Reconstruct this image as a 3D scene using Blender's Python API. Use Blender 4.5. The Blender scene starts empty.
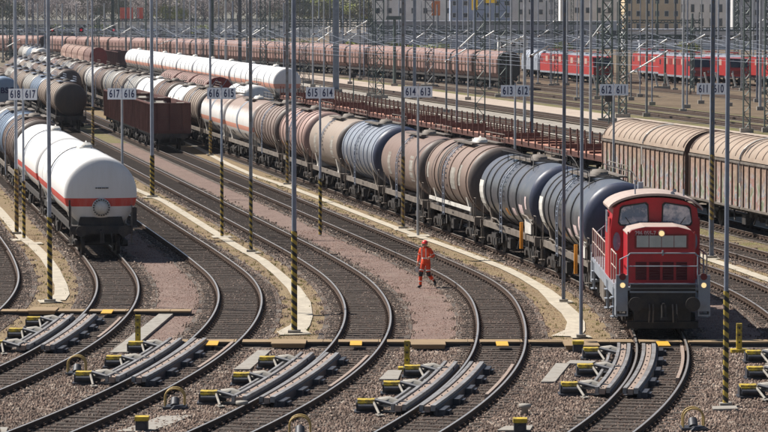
import bpy, math, random
import numpy as np
from mathutils import Vector, Matrix

S = bpy.context.scene
# ------------------------------------------------------------------ camera, sky, sun, exposure
CAM_H = 10.0                                    # camera height above the rail heads (z = 0)
cd = bpy.data.cameras.new('camera'); cam = bpy.data.objects.new('camera', cd)
S.collection.objects.link(cam); S.camera = cam
cd.sensor_width = 36.0; cd.lens = 150.0; cd.clip_start = 1.0; cd.clip_end = 6000.0
PITCH = math.atan(204 / 3200.0)
cam.location = (0, 0, CAM_H); cam.rotation_euler = (math.pi / 2 - PITCH, 0, 0)
SUN_DIR = Vector((-1.3, 0.62, 1.75)).normalized()      # towards the sun
w = bpy.data.worlds.new('World'); S.world = w; w.use_nodes = True
nt = w.node_tree
sky = nt.nodes.new('ShaderNodeTexSky'); sky.sky_type = 'NISHITA'; sky.sun_disc = False
sky.sun_elevation = math.asin(SUN_DIR.z); sky.sun_rotation = math.atan2(SUN_DIR.x, SUN_DIR.y)
bg = nt.nodes['Background']; bg.inputs['Strength'].default_value = 0.05
nt.links.new(sky.outputs[0], bg.inputs['Color'])
sd = bpy.data.lights.new('sun', 'SUN'); sd.energy = 5.0; sd.angle = math.radians(0.5); sd.color = (1.0, 0.945, 0.86)
sun = bpy.data.objects.new('sun', sd); S.collection.objects.link(sun)
sun.rotation_euler = SUN_DIR.to_track_quat('Z', 'Y').to_euler(); sun.location = (-200, 100, 300)
S.view_settings.view_transform = 'Standard'; S.view_settings.look = 'None'
S.view_settings.exposure = 0.66; S.view_settings.gamma = 1.0; S.view_settings.use_curve_mapping = False

C = S.collection
rnd = random.Random(7)

# ------------------------------------------------------------------ materials
def new_mat(name):
    m = bpy.data.materials.new(name); m.use_nodes = True
    return m, m.node_tree, m.node_tree.nodes['Principled BSDF']

def mat(name, col, rough=0.6, metal=0.0, var=0.15, scale=3.0, dirt_glint=None, dirt_glint_amt=0.4, dirt_glint_scale=1.2, bump=0.0, spec=0.5, stretch=(1, 1, 1), ramp=(0.42, 0.68)):
    """painted / weathered surface: brightness mottling plus patches of a second colour"""
    m, t, b = new_mat(name)
    n = t.nodes; l = t.links
    tc = n.new('ShaderNodeTexCoord'); mp = n.new('ShaderNodeMapping'); mp.inputs['Scale'].default_value = stretch
    l.new(tc.outputs['Object'], mp.inputs['Vector'])
    nz = n.new('ShaderNodeTexNoise'); nz.inputs['Scale'].default_value = scale; nz.inputs['Detail'].default_value = 6; nz.inputs['Roughness'].default_value = 0.65
    l.new(mp.outputs[0], nz.inputs['Vector'])
    mr = n.new('ShaderNodeMapRange'); mr.inputs['From Min'].default_value = .3; mr.inputs['From Max'].default_value = .7
    mr.inputs['To Min'].default_value = 1 - var; mr.inputs['To Max'].default_value = 1 + var
    l.new(nz.outputs['Fac'], mr.inputs['Value'])
    vm = n.new('ShaderNodeVectorMath'); vm.operation = 'SCALE'; vm.inputs[0].default_value = col[:3]
    l.new(mr.outputs[0], vm.inputs['Scale'])
    out = vm.outputs[0]
    if dirt_glint is not None:
        n2 = n.new('ShaderNodeTexNoise'); n2.inputs['Scale'].default_value = dirt_glint_scale; n2.inputs['Detail'].default_value = 8; n2.inputs['Roughness'].default_value = 0.7
        l.new(mp.outputs[0], n2.inputs['Vector'])
        r2 = n.new('ShaderNodeMapRange'); r2.inputs['From Min'].default_value = ramp[0]; r2.inputs['From Max'].default_value = ramp[1]; r2.inputs['To Max'].default_value = dirt_glint_amt
        l.new(n2.outputs['Fac'], r2.inputs['Value'])
        mx = n.new('ShaderNodeMix'); mx.data_type = 'RGBA'
        l.new(r2.outputs[0], mx.inputs['Factor']); l.new(out, mx.inputs['A']); mx.inputs['B'].default_value = (*dirt_glint[:3], 1)
        out = mx.outputs['Result']
    l.new(out, b.inputs['Base Color'])
    b.inputs['Roughness'].default_value = rough; b.inputs['Metallic'].default_value = metal
    b.inputs['Specular IOR Level'].default_value = spec
    if bump:
        bp = n.new('ShaderNodeBump'); bp.inputs['Strength'].default_value = bump; bp.inputs['Distance'].default_value = 0.03
        l.new(nz.outputs['Fac'], bp.inputs['Height']); l.new(bp.outputs[0], b.inputs['Normal'])
    return m

def ground_mat(name, cols, s1=0.5, s2=6.0, s3=22.0, rough=0.95, contrast=0.55, bump=0.6, patch=(0.40, 0.60)):
    """loose ground: two colours in large patches, grain of fine cells"""
    m, t, b = new_mat(name); n = t.nodes; l = t.links
    tc = n.new('ShaderNodeTexCoord')
    a = n.new('ShaderNodeTexNoise'); a.inputs['Scale'].default_value = s1; a.inputs['Detail'].default_value = 7; a.inputs['Roughness'].default_value = .7
    l.new(tc.outputs['Object'], a.inputs['Vector'])
    r = n.new('ShaderNodeValToRGB'); e = r.color_ramp.elements
    e[0].position = patch[0]; e[0].color = (*cols[0], 1); e[1].position = patch[1]; e[1].color = (*cols[1], 1)
    if len(cols) > 2:
        k = e.new(patch[1] + .09); k.color = (*cols[2], 1)
    l.new(a.outputs['Fac'], r.inputs['Fac'])
    v = n.new('ShaderNodeTexVoronoi'); v.inputs['Scale'].default_value = s3; l.new(tc.outputs['Object'], v.inputs['Vector'])
    bw = n.new('ShaderNodeSeparateColor'); l.new(v.outputs['Color'], bw.inputs[0])
    c = n.new('ShaderNodeTexNoise'); c.inputs['Scale'].default_value = s2; c.inputs['Detail'].default_value = 4
    l.new(tc.outputs['Object'], c.inputs['Vector'])
    ad = n.new('ShaderNodeMath'); ad.operation = 'ADD'; l.new(bw.outputs[0], ad.inputs[0]); l.new(c.outputs['Fac'], ad.inputs[1])
    mr = n.new('ShaderNodeMapRange'); mr.inputs['From Min'].default_value = .3; mr.inputs['From Max'].default_value = 1.7
    mr.inputs['To Min'].default_value = 1 - contrast; mr.inputs['To Max'].default_value = 1 + contrast; l.new(ad.outputs[0], mr.inputs['Value'])
    vm = n.new('ShaderNodeVectorMath'); vm.operation = 'SCALE'; l.new(r.outputs['Color'], vm.inputs[0]); l.new(mr.outputs[0], vm.inputs['Scale'])
    l.new(vm.outputs[0], b.inputs['Base Color']); b.inputs['Roughness'].default_value = rough; b.inputs['Specular IOR Level'].default_value = .2
    bp = n.new('ShaderNodeBump'); bp.inputs['Strength'].default_value = bump; bp.inputs['Distance'].default_value = .04
    l.new(ad.outputs[0], bp.inputs['Height']); l.new(bp.outputs[0], b.inputs['Normal'])
    return m

def emit_mat(name, col, strength):
    m, t, b = new_mat(name)
    b.inputs['Base Color'].default_value = (*col, 1); b.inputs['Emission Color'].default_value = (*col, 1); b.inputs['Emission Strength'].default_value = strength
    return m

def stripe_mat(name, ca, cb, period, rust=0.0):
    """diagonal warning bands round a post (object space)"""
    m, t, b = new_mat(name); n = t.nodes; l = t.links
    tc = n.new('ShaderNodeTexCoord'); sp = n.new('ShaderNodeSeparateXYZ'); l.new(tc.outputs['Object'], sp.inputs[0])
    a = n.new('ShaderNodeMath'); a.operation = 'MULTIPLY_ADD'; l.new(sp.outputs['X'], a.inputs[0]); a.inputs[1].default_value = .8; l.new(sp.outputs['Z'], a.inputs[2])
    d = n.new('ShaderNodeMath'); d.operation = 'DIVIDE'; l.new(a.outputs[0], d.inputs[0]); d.inputs[1].default_value = period
    f = n.new('ShaderNodeMath'); f.operation = 'FRACT'; l.new(d.outputs[0], f.inputs[0])
    g = n.new('ShaderNodeMath'); g.operation = 'GREATER_THAN'; l.new(f.outputs[0], g.inputs[0]); g.inputs[1].default_value = .5
    mx = n.new('ShaderNodeMix'); mx.data_type = 'RGBA'; l.new(g.outputs[0], mx.inputs['Factor']); mx.inputs['A'].default_value = (*ca, 1); mx.inputs['B'].default_value = (*cb, 1)
    nz = n.new('ShaderNodeTexNoise'); nz.inputs['Scale'].default_value = 7; nz.inputs['Detail'].default_value = 5; l.new(tc.outputs['Object'], nz.inputs['Vector'])
    r = n.new('ShaderNodeMapRange'); r.inputs['From Min'].default_value = .62 - rust; r.inputs['From Max'].default_value = .72 - rust * .8; l.new(nz.outputs['Fac'], r.inputs['Value'])
    m2 = n.new('ShaderNodeMix'); m2.data_type = 'RGBA'; l.new(r.outputs[0], m2.inputs['Factor']); l.new(mx.outputs['Result'], m2.inputs['A']); m2.inputs['B'].default_value = (.16, .10, .06, 1)
    l.new(m2.outputs['Result'], b.inputs['Base Color']); b.inputs['Roughness'].default_value = .6
    return m

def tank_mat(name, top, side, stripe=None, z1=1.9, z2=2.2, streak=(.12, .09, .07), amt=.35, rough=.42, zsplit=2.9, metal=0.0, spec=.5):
    """tank shell: colour of the crown, colour of the flanks, an optional painted stripe, run-down grime streaks"""
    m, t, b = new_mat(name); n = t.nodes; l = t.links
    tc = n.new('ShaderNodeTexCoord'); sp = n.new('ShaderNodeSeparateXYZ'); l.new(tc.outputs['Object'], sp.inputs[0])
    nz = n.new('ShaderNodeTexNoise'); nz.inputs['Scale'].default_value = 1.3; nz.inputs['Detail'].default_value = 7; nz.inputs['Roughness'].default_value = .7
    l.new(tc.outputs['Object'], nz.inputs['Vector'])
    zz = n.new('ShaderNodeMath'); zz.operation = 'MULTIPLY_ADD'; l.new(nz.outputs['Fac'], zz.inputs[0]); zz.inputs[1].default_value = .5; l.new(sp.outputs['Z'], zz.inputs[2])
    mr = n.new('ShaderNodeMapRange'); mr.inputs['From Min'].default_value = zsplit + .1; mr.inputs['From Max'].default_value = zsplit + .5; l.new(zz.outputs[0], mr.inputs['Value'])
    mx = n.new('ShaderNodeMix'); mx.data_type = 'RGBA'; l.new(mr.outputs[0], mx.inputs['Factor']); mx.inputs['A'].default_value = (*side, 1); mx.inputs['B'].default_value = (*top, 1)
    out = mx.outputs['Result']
    if stripe:
        a = n.new('ShaderNodeMath'); a.operation = 'GREATER_THAN'; l.new(sp.outputs['Z'], a.inputs[0]); a.inputs[1].default_value = z1
        c = n.new('ShaderNodeMath'); c.operation = 'LESS_THAN'; l.new(sp.outputs['Z'], c.inputs[0]); c.inputs[1].default_value = z2
        d = n.new('ShaderNodeMath'); d.operation = 'MULTIPLY'; l.new(a.outputs[0], d.inputs[0]); l.new(c.outputs[0], d.inputs[1])
        m3 = n.new('ShaderNodeMix'); m3.data_type = 'RGBA'; l.new(d.outputs[0], m3.inputs['Factor']); l.new(out, m3.inputs['A']); m3.inputs['B'].default_value = (*stripe, 1); out = m3.outputs['Result']
    mp = n.new('ShaderNodeMapping'); mp.inputs['Scale'].default_value = (2.2, 2.2, .35); l.new(tc.outputs['Object'], mp.inputs[0])
    n2 = n.new('ShaderNodeTexNoise'); n2.inputs['Scale'].default_value = 1.6; n2.inputs['Detail'].default_value = 8; n2.inputs['Roughness'].default_value = .72; l.new(mp.outputs[0], n2.inputs['Vector'])
    r2 = n.new('ShaderNodeMapRange'); r2.inputs['From Min'].default_value = .45; r2.inputs['From Max'].default_value = .78; r2.inputs['To Max'].default_value = amt; l.new(n2.outputs['Fac'], r2.inputs['Value'])
    m4 = n.new('ShaderNodeMix'); m4.data_type = 'RGBA'; l.new(r2.outputs[0], m4.inputs['Factor']); l.new(out, m4.inputs['A']); m4.inputs['B'].default_value = (*streak, 1)
    l.new(m4.outputs['Result'], b.inputs['Base Color']); b.inputs['Roughness'].default_value = rough; b.inputs['Metallic'].default_value = metal; b.inputs['Specular IOR Level'].default_value = spec
    rr = n.new('ShaderNodeMapRange'); rr.inputs['To Min'].default_value = rough - .12; rr.inputs['To Max'].default_value = rough + .25; l.new(n2.outputs['Fac'], rr.inputs['Value']); l.new(rr.outputs[0], b.inputs['Roughness'])
    return m

RUST = (.10, .055, .035)
M = {}
M['ballast'] = ground_mat('ballast_bed', [(.085, .070, .060), (.135, .115, .10), (.10, .08, .066)], s1=.9, s3=14)
M['ballast_in'] = ground_mat('oily_ballast', [(.050, .040, .036), (.085, .071, .062)], s1=1.3, s3=14, patch=(.4, .62))
M['stone'] = None
M['ground'] = ground_mat('yard_ground', [(.12, .095, .07), (.17, .14, .105), (.12, .12, .05)], s1=.12, s3=3, bump=.2, contrast=.25)
M['grass_strip'] = ground_mat('thin_grass', [(.17, .135, .085), (.135, .13, .045), (.105, .115, .03)], s1=.35, s2=4, s3=9, contrast=.35)
M['reddish'] = ground_mat('red_grit', [(.168, .118, .100), (.205, .148, .126), (.15, .12, .09)], s1=.8, s2=7, s3=26, contrast=.42, bump=.6)
M['ochre'] = ground_mat('ochre_sand', [(.20, .145, .09), (.22, .165, .095), (.17, .155, .06)], s1=.5, s2=7, s3=24, contrast=.4, bump=.6)
M['path'] = ground_mat('pale_path', [(.36, .32, .26), (.43, .385, .31)], s1=1.2, s2=5, s3=9, contrast=.14, bump=.2)
M['brownfield'] = ground_mat('dry_field', [(.11, .078, .05), (.15, .11, .072), (.10, .09, .045)], s1=.08, s2=1.5, s3=2.5, contrast=.3, bump=.2)
M['road'] = ground_mat('road_concrete', [(.36, .29, .24), (.42, .35, .29)], s1=.4, s2=2, s3=5, contrast=.1, bump=.1)
M['pale_ballast'] = ground_mat('pale_ballast', [(.24, .215, .185), (.33, .30, .26)], s1=.5, s2=2, s3=4, contrast=.2, bump=.3)
M['far_ballast'] = ground_mat('far_ballast', [(.115, .09, .07), (.165, .135, .105)], s1=.25, s2=2, s3=5, contrast=.3, bump=.3)
M['railhead'] = mat('polished_rail', (.52, .49, .46), .40, .8, .15, 6)
M['gas_band'] = mat('grey_tank_band', (.17, .19, .23), .5, 0, .15, 3)
M['gas_pale'] = mat('pale_tank_band', (.42, .44, .48), .5, 0, .12, 3)
M['railside'] = mat('rusty_rail', (.075, .050, .038), .8, 0, .3, 5, spec=.2)
M['sleeper'] = mat('sleeper_wood', (.050, .038, .032), .85, 0, .35, 4, dirt_glint=(.12, .10, .082), dirt_glint_amt=.5, dirt_glint_scale=2.5, stretch=(.6, 4, 4), spec=.2)
M['black'] = mat('black_running_gear', (.022, .021, .022), .7, 0, .35, 4, dirt_glint=(.075, .055, .042), dirt_glint_amt=.6, dirt_glint_scale=2.5)
M['frame_grey'] = mat('dusty_frame', (.17, .145, .125), .7, 0, .25, 3, dirt_glint=(.06, .045, .035), dirt_glint_amt=.7)
M['white_part'] = mat('off_white_paint', (.62, .60, .56), .55, 0, .12, 4, dirt_glint=(.2, .16, .12), dirt_glint_amt=.5)
M['steel'] = mat('galvanised_steel', (.33, .36, .42), .5, .15, .16, 2.5, dirt_glint=(.17, .19, .23), dirt_glint_amt=.5)
M['steel_light'] = mat('pale_galvanised_steel', (.37, .385, .41), .5, .2, .14, 2.5, dirt_glint=(.2, .2, .2), dirt_glint_amt=.4)
M['steel_dark'] = mat('dark_grey_steel', (.19, .215, .27), .55, .1, .2, 2.5)
M['mast_green'] = mat('green_grey_mast', (.105, .14, .13), .6, 0, .25, 2, dirt_glint=(.05, .05, .05), dirt_glint_amt=.5)
M['mast_grey'] = mat('grey_mast', (.16, .175, .19), .6, 0, .2, 2, dirt_glint=(.09, .085, .08), dirt_glint_amt=.5)
M['arm'] = mat('bright_cantilever_tube', (.62, .62, .61), .4, .3, .1, 3)
M['yellow'] = mat('yellow_paint', (.56, .40, .025), .55, 0, .15, 5, dirt_glint=(.10, .075, .035), dirt_glint_amt=.85, dirt_glint_scale=4.5, ramp=(.42, .58))
M['amber'] = mat('amber_plate', (.66, .36, .03), .5, 0, .12, 5, dirt_glint=(.3, .2, .07), dirt_glint_amt=.4)
M['duct'] = mat('ochre_duct_lid', (.27, .185, .10), .8, 0, .2, 2.5, dirt_glint=(.12, .085, .05), dirt_glint_amt=.6)
M['slab'] = mat('concrete_slab', (.29, .27, .24), .85, 0, .18, 3, dirt_glint=(.15, .125, .10), dirt_glint_amt=.75, dirt_glint_scale=2.5)
M['retard'] = mat('retarder_steel', (.265, .26, .26), .5, .15, .25, 3, dirt_glint=(.10, .075, .06), dirt_glint_amt=.75, dirt_glint_scale=2.2)
M['retard_dark'] = mat('retarder_castings', (.040, .042, .052), .55, .2, .3, 3)
M['beam_brown'] = mat('worn_brake_beam', (.29, .21, .165), .7, .1, .3, 5, dirt_glint=(.32, .28, .25), dirt_glint_amt=.6, stretch=(.3, 3, 3))
M['boot'] = mat('dusty_bellows', (.27, .25, .22), .8, 0, .2, 6)
M['stripe'] = stripe_mat('warning_bands', (.38, .275, .045), (.015, .015, .015), .26)
M['stripe_rust'] = stripe_mat('rusty_warning_bands', (.36, .25, .05), (.03, .022, .018), .26, rust=.12)
M['sign'] = mat('sign_plate', (.93, .95, 1.0), .5, 0, .04, 3)
M['navy'] = mat('navy_lettering', (.012, .02, .09), .6, 0, .0, 3)
M['text_white'] = mat('white_lettering', (.75, .75, .74), .6, 0, .05, 3)
M['text_grey'] = mat('faded_lettering', (.62, .48, .47), .6, 0, .1, 9)
M['text_black'] = mat('black_lettering', (.03, .03, .04), .6, 0, .05, 3)
M['glass'] = mat('cab_glass', (.13, .19, .28), .05, .0, .2, 1.6, dirt_glint=(.75, .68, .68), dirt_glint_amt=.95, dirt_glint_scale=1.3, spec=1.0, ramp=(.45, .6))  # bluish base and pale patches are reflections painted into the colour
M['loco_red'] = mat('loco_red', (.47, .014, .024), .36, 0, .10, 2, dirt_glint=(.16, .02, .02), dirt_glint_amt=.4)
M['loco_bright'] = mat('traffic_red', (.38, .035, .035), .4, 0, .12, 1.5, dirt_glint=(.3, .05, .04), dirt_glint_amt=.5)
M['loco_roof'] = mat('loco_roof', (.42, .33, .29), .55, 0, .12, 2, dirt_glint=(.30, .22, .18), dirt_glint_amt=.5)
M['loco_grey'] = mat('loco_light_grey', (.25, .28, .33), .5, 0, .1, 3, dirt_glint=(.17, .16, .15), dirt_glint_amt=.5)
M['grille'] = mat('grille_grey', (.46, .46, .42), .6, .1, .1, 4)
M['grille_dark'] = mat('dark_red_louvre', (.10, .008, .012), .5, 0, .2, 4)
M['lamp_on'] = emit_mat('lit_headlamp', (1.0, .72, .34), .55)
M['lamp_red'] = mat('red_lens', (.12, .006, .012), .3, 0, .1, 3)
M['signal_red'] = emit_mat('lit_red_signal', (.6, .01, .04), .3)
M['orange_suit'] = mat('orange_workwear', (.85, .075, .012), .75, 0, .22, 9, dirt_glint=(.35, .05, .02), dirt_glint_amt=.5, dirt_glint_scale=6, bump=.9)
M['skin'] = mat('skin', (.45, .26, .18), .6, 0, .05, 8)
M['reflect'] = mat('reflective_tape', (.72, .70, .62), .4, 0, .05, 8)
M['helmet'] = mat('red_helmet', (.62, .035, .03), .35, 0, .05, 4)
M['boot_black'] = mat('black_rubber', (.02, .02, .022), .6, 0, .2, 8)
M['orange_post'] = mat('orange_post', (.62, .24, .02), .5, 0, .15, 5)
M['flat_deck'] = mat('red_oxide_deck', (.40, .19, .13), .75, 0, .25, 1.2, dirt_glint=(.5, .24, .16), dirt_glint_amt=.6, dirt_glint_scale=.7)
M['oxide'] = mat('red_oxide_steel', (.095, .035, .026), .7, 0, .25, 2, dirt_glint=(.05, .02, .015), dirt_glint_amt=.5)
M['gondola'] = mat('brown_gondola', (.085, .030, .026), .7, 0, .25, 1.5, dirt_glint=(.16, .08, .06), dirt_glint_amt=.5, stretch=(1, 1, .4))
M['hopper'] = mat('faded_pink_brown', (.27, .165, .145), .7, 0, .22, .8, dirt_glint=(.15, .075, .06), dirt_glint_amt=.85, dirt_glint_scale=.6, stretch=(1.5, 1, .35))
M['hopper2'] = mat('brown_hopper_paint', (.20, .105, .085), .7, 0, .22, .8, dirt_glint=(.34, .22, .19), dirt_glint_amt=.6, dirt_glint_scale=.6, stretch=(1.5, 1, .35))
M['van_roof'] = mat('tan_curved_roof', (.31, .24, .185), .7, 0, .15, 1.0, dirt_glint=(.22, .145, .10), dirt_glint_amt=.6, dirt_glint_scale=.9)
M['ribs_dark'] = mat('dark_roof_rib', (.10, .06, .045), .7, 0, .2, 2)
M['pink_side'] = mat('pink_van_side', (.45, .30, .25), .7, 0, .14, 1.2, dirt_glint=(.3, .17, .13), dirt_glint_amt=.6)
M['dark_red'] = mat('dark_red_end', (.20, .022, .018), .6, 0, .2, 2)
M['leaf'] = mat('spring_leaf', (.24, .26, .04), .8, 0, .35, .5, dirt_glint=(.07, .085, .025), dirt_glint_amt=.7, dirt_glint_scale=.3)
M['leaf_dark'] = mat('dull_leaf', (.14, .14, .075), .85, 0, .35, .5, dirt_glint=(.12, .10, .065), dirt_glint_amt=.6, dirt_glint_scale=.3)
M['twig'] = mat('bare_twigs', (.42, .37, .36), .9, 0, .3, .6, dirt_glint=(.07, .055, .05), dirt_glint_amt=.6, dirt_glint_scale=.4)
M['bark'] = mat('bark', (.10, .08, .065), .9, 0, .25, 2)
M['window'] = mat('dark_window', (.03, .04, .055), .12, 0, .3, .3)
M['billboard'] = mat('red_billboard', (.62, .06, .03), .6, 0, .15, .15, dirt_glint=(.75, .18, .06), dirt_glint_amt=.7, dirt_glint_scale=.2)
def wallmat(name, c, d=None):
    M[name] = mat(name, c, .85, 0, .08, .3, dirt_glint=d or tuple(x * .72 for x in c), dirt_glint_amt=.6, dirt_glint_scale=.12, spec=.2); return M[name]
wallmat('wall_grey', (.56, .56, .57)); wallmat('wall_light', (.78, .76, .73)); wallmat('wall_blue', (.36, .42, .56)); wallmat('wall_tan', (.64, .50, .33))
wallmat('wall_slate', (.34, .355, .40)); wallmat('white_wall', (.66, .63, .57)); wallmat('orange_wall', (.66, .22, .08)); wallmat('amber_sign', (.85, .48, .02))

def stone_mat(nm='gravel_stones', tint=(1, 1, 1)):
    m, t, b = new_mat(nm); n = t.nodes; l = t.links
    tc = n.new('ShaderNodeTexCoord'); v = n.new('ShaderNodeTexVoronoi'); v.inputs['Scale'].default_value = 7.5; l.new(tc.outputs['Object'], v.inputs['Vector'])
    s = n.new('ShaderNodeSeparateColor'); l.new(v.outputs['Color'], s.inputs[0])
    r = n.new('ShaderNodeValToRGB'); e = r.color_ramp.elements
    e[0].position = 0; e[0].color = (.075, .057, .05, 1); e[1].position = 1; e[1].color = (.46, .41, .36, 1)
    k = e.new(.35); k.color = (.155, .113, .096, 1); k = e.new(.75); k.color = (.235, .18, .153, 1); k = e.new(.92); k.color = (.33, .27, .235, 1)
    l.new(s.outputs[0], r.inputs['Fac'])
    nz = n.new('ShaderNodeTexNoise'); nz.inputs['Scale'].default_value = .45; nz.inputs['Detail'].default_value = 5; l.new(tc.outputs['Object'], nz.inputs['Vector'])
    mr = n.new('ShaderNodeMapRange'); mr.inputs['From Min'].default_value = .35; mr.inputs['From Max'].default_value = .65; mr.inputs['To Min'].default_value = .72; mr.inputs['To Max'].default_value = 1.15
    l.new(nz.outputs['Fac'], mr.inputs['Value'])
    vm = n.new('ShaderNodeVectorMath'); vm.operation = 'SCALE'; l.new(r.outputs['Color'], vm.inputs[0]); l.new(mr.outputs[0], vm.inputs['Scale'])
    tn = n.new('ShaderNodeVectorMath'); tn.operation = 'MULTIPLY'; tn.inputs[1].default_value = tint; l.new(vm.outputs[0], tn.inputs[0])
    l.new(tn.outputs[0], b.inputs['Base Color']); b.inputs['Roughness'].default_value = .9; b.inputs['Specular IOR Level'].default_value = .25
    return m
M['stone'] = stone_mat(tint=(.92, .87, .82)); M['stone_oily'] = stone_mat('oily_gravel', (.52, .47, .45)); M['grit'] = stone_mat('reddish_grit', (1.1, .84, .77)); M['grit_sand'] = stone_mat('sandy_grit', (1.2, 1.0, .68))

def graffiti_mat():
    """pale slatted van side with spray-painted patches, part of the wagon's own paint"""
    m, t, b = new_mat('graffiti_van_side'); n = t.nodes; l = t.links
    tc = n.new('ShaderNodeTexCoord'); sp = n.new('ShaderNodeSeparateXYZ'); l.new(tc.outputs['Object'], sp.inputs[0])
    mp = n.new('ShaderNodeMapping'); mp.inputs['Scale'].default_value = (1, 1, .55); l.new(tc.outputs['Object'], mp.inputs[0])
    v = n.new('ShaderNodeTexNoise'); v.inputs['Scale'].default_value = 1.5; v.inputs['Detail'].default_value = 2.5; v.inputs['Distortion'].default_value = 1.2; l.new(mp.outputs[0], v.inputs['Vector'])
    r = n.new('ShaderNodeValToRGB'); r.color_ramp.interpolation = 'LINEAR'; e = r.color_ramp.elements
    cols = [(.30, (.25, .17, .125)), (.38, (.14, .19, .11)), (.43, (.36, .33, .30)), (.48, (.27, .20, .15)), (.52, (.34, .15, .14)), (.55, (.33, .31, .30)), (.60, (.18, .20, .25)), (.64, (.36, .32, .29)), (.72, (.32, .23, .17))]
    e[0].position = cols[0][0]; e[0].color = (*cols[0][1], 1); e[1].position = cols[-1][0]; e[1].color = (*cols[-1][1], 1)
    for p, c in cols[1:-1]:
        k = e.new(p); k.color = (*c, 1)
    l.new(v.outputs['Fac'], r.inputs['Fac'])
    zz = n.new('ShaderNodeMapRange'); zz.inputs['From Min'].default_value = 2.3; zz.inputs['From Max'].default_value = 2.9
    nz = n.new('ShaderNodeTexNoise'); nz.inputs['Scale'].default_value = .9; nz.inputs['Detail'].default_value = 3; l.new(tc.outputs['Object'], nz.inputs['Vector'])
    aa = n.new('ShaderNodeMath'); aa.operation = 'MULTIPLY_ADD'; l.new(nz.outputs['Fac'], aa.inputs[0]); aa.inputs[1].default_value = 1.6; l.new(sp.outputs['Z'], aa.inputs[2])
    a2 = n.new('ShaderNodeMath'); a2.operation = 'SUBTRACT'; l.new(aa.outputs[0], a2.inputs[0]); a2.inputs[1].default_value = .75
    l.new(a2.outputs[0], zz.inputs['Value'])
    mx = n.new('ShaderNodeMix'); mx.data_type = 'RGBA'; l.new(zz.outputs[0], mx.inputs['Factor']); l.new(r.outputs['Color'], mx.inputs['A']); mx.inputs['B'].default_value = (.30, .20, .145, 1)
    n3 = n.new('ShaderNodeTexNoise'); n3.inputs['Scale'].default_value = 5; n3.inputs['Detail'].default_value = 6; l.new(tc.outputs['Object'], n3.inputs['Vector'])
    mr = n.new('ShaderNodeMapRange'); mr.inputs['From Min'].default_value = .3; mr.inputs['From Max'].default_value = .7; mr.inputs['To Min'].default_value = .7; mr.inputs['To Max'].default_value = 1.2; l.new(n3.outputs['Fac'], mr.inputs['Value'])
    vm = n.new('ShaderNodeVectorMath'); vm.operation = 'SCALE'; l.new(mx.outputs['Result'], vm.inputs[0]); l.new(mr.outputs[0], vm.inputs['Scale'])
    l.new(vm.outputs[0], b.inputs['Base Color']); b.inputs['Roughness'].default_value = .75
    return m
M['graffiti'] = graffiti_mat()

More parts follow.
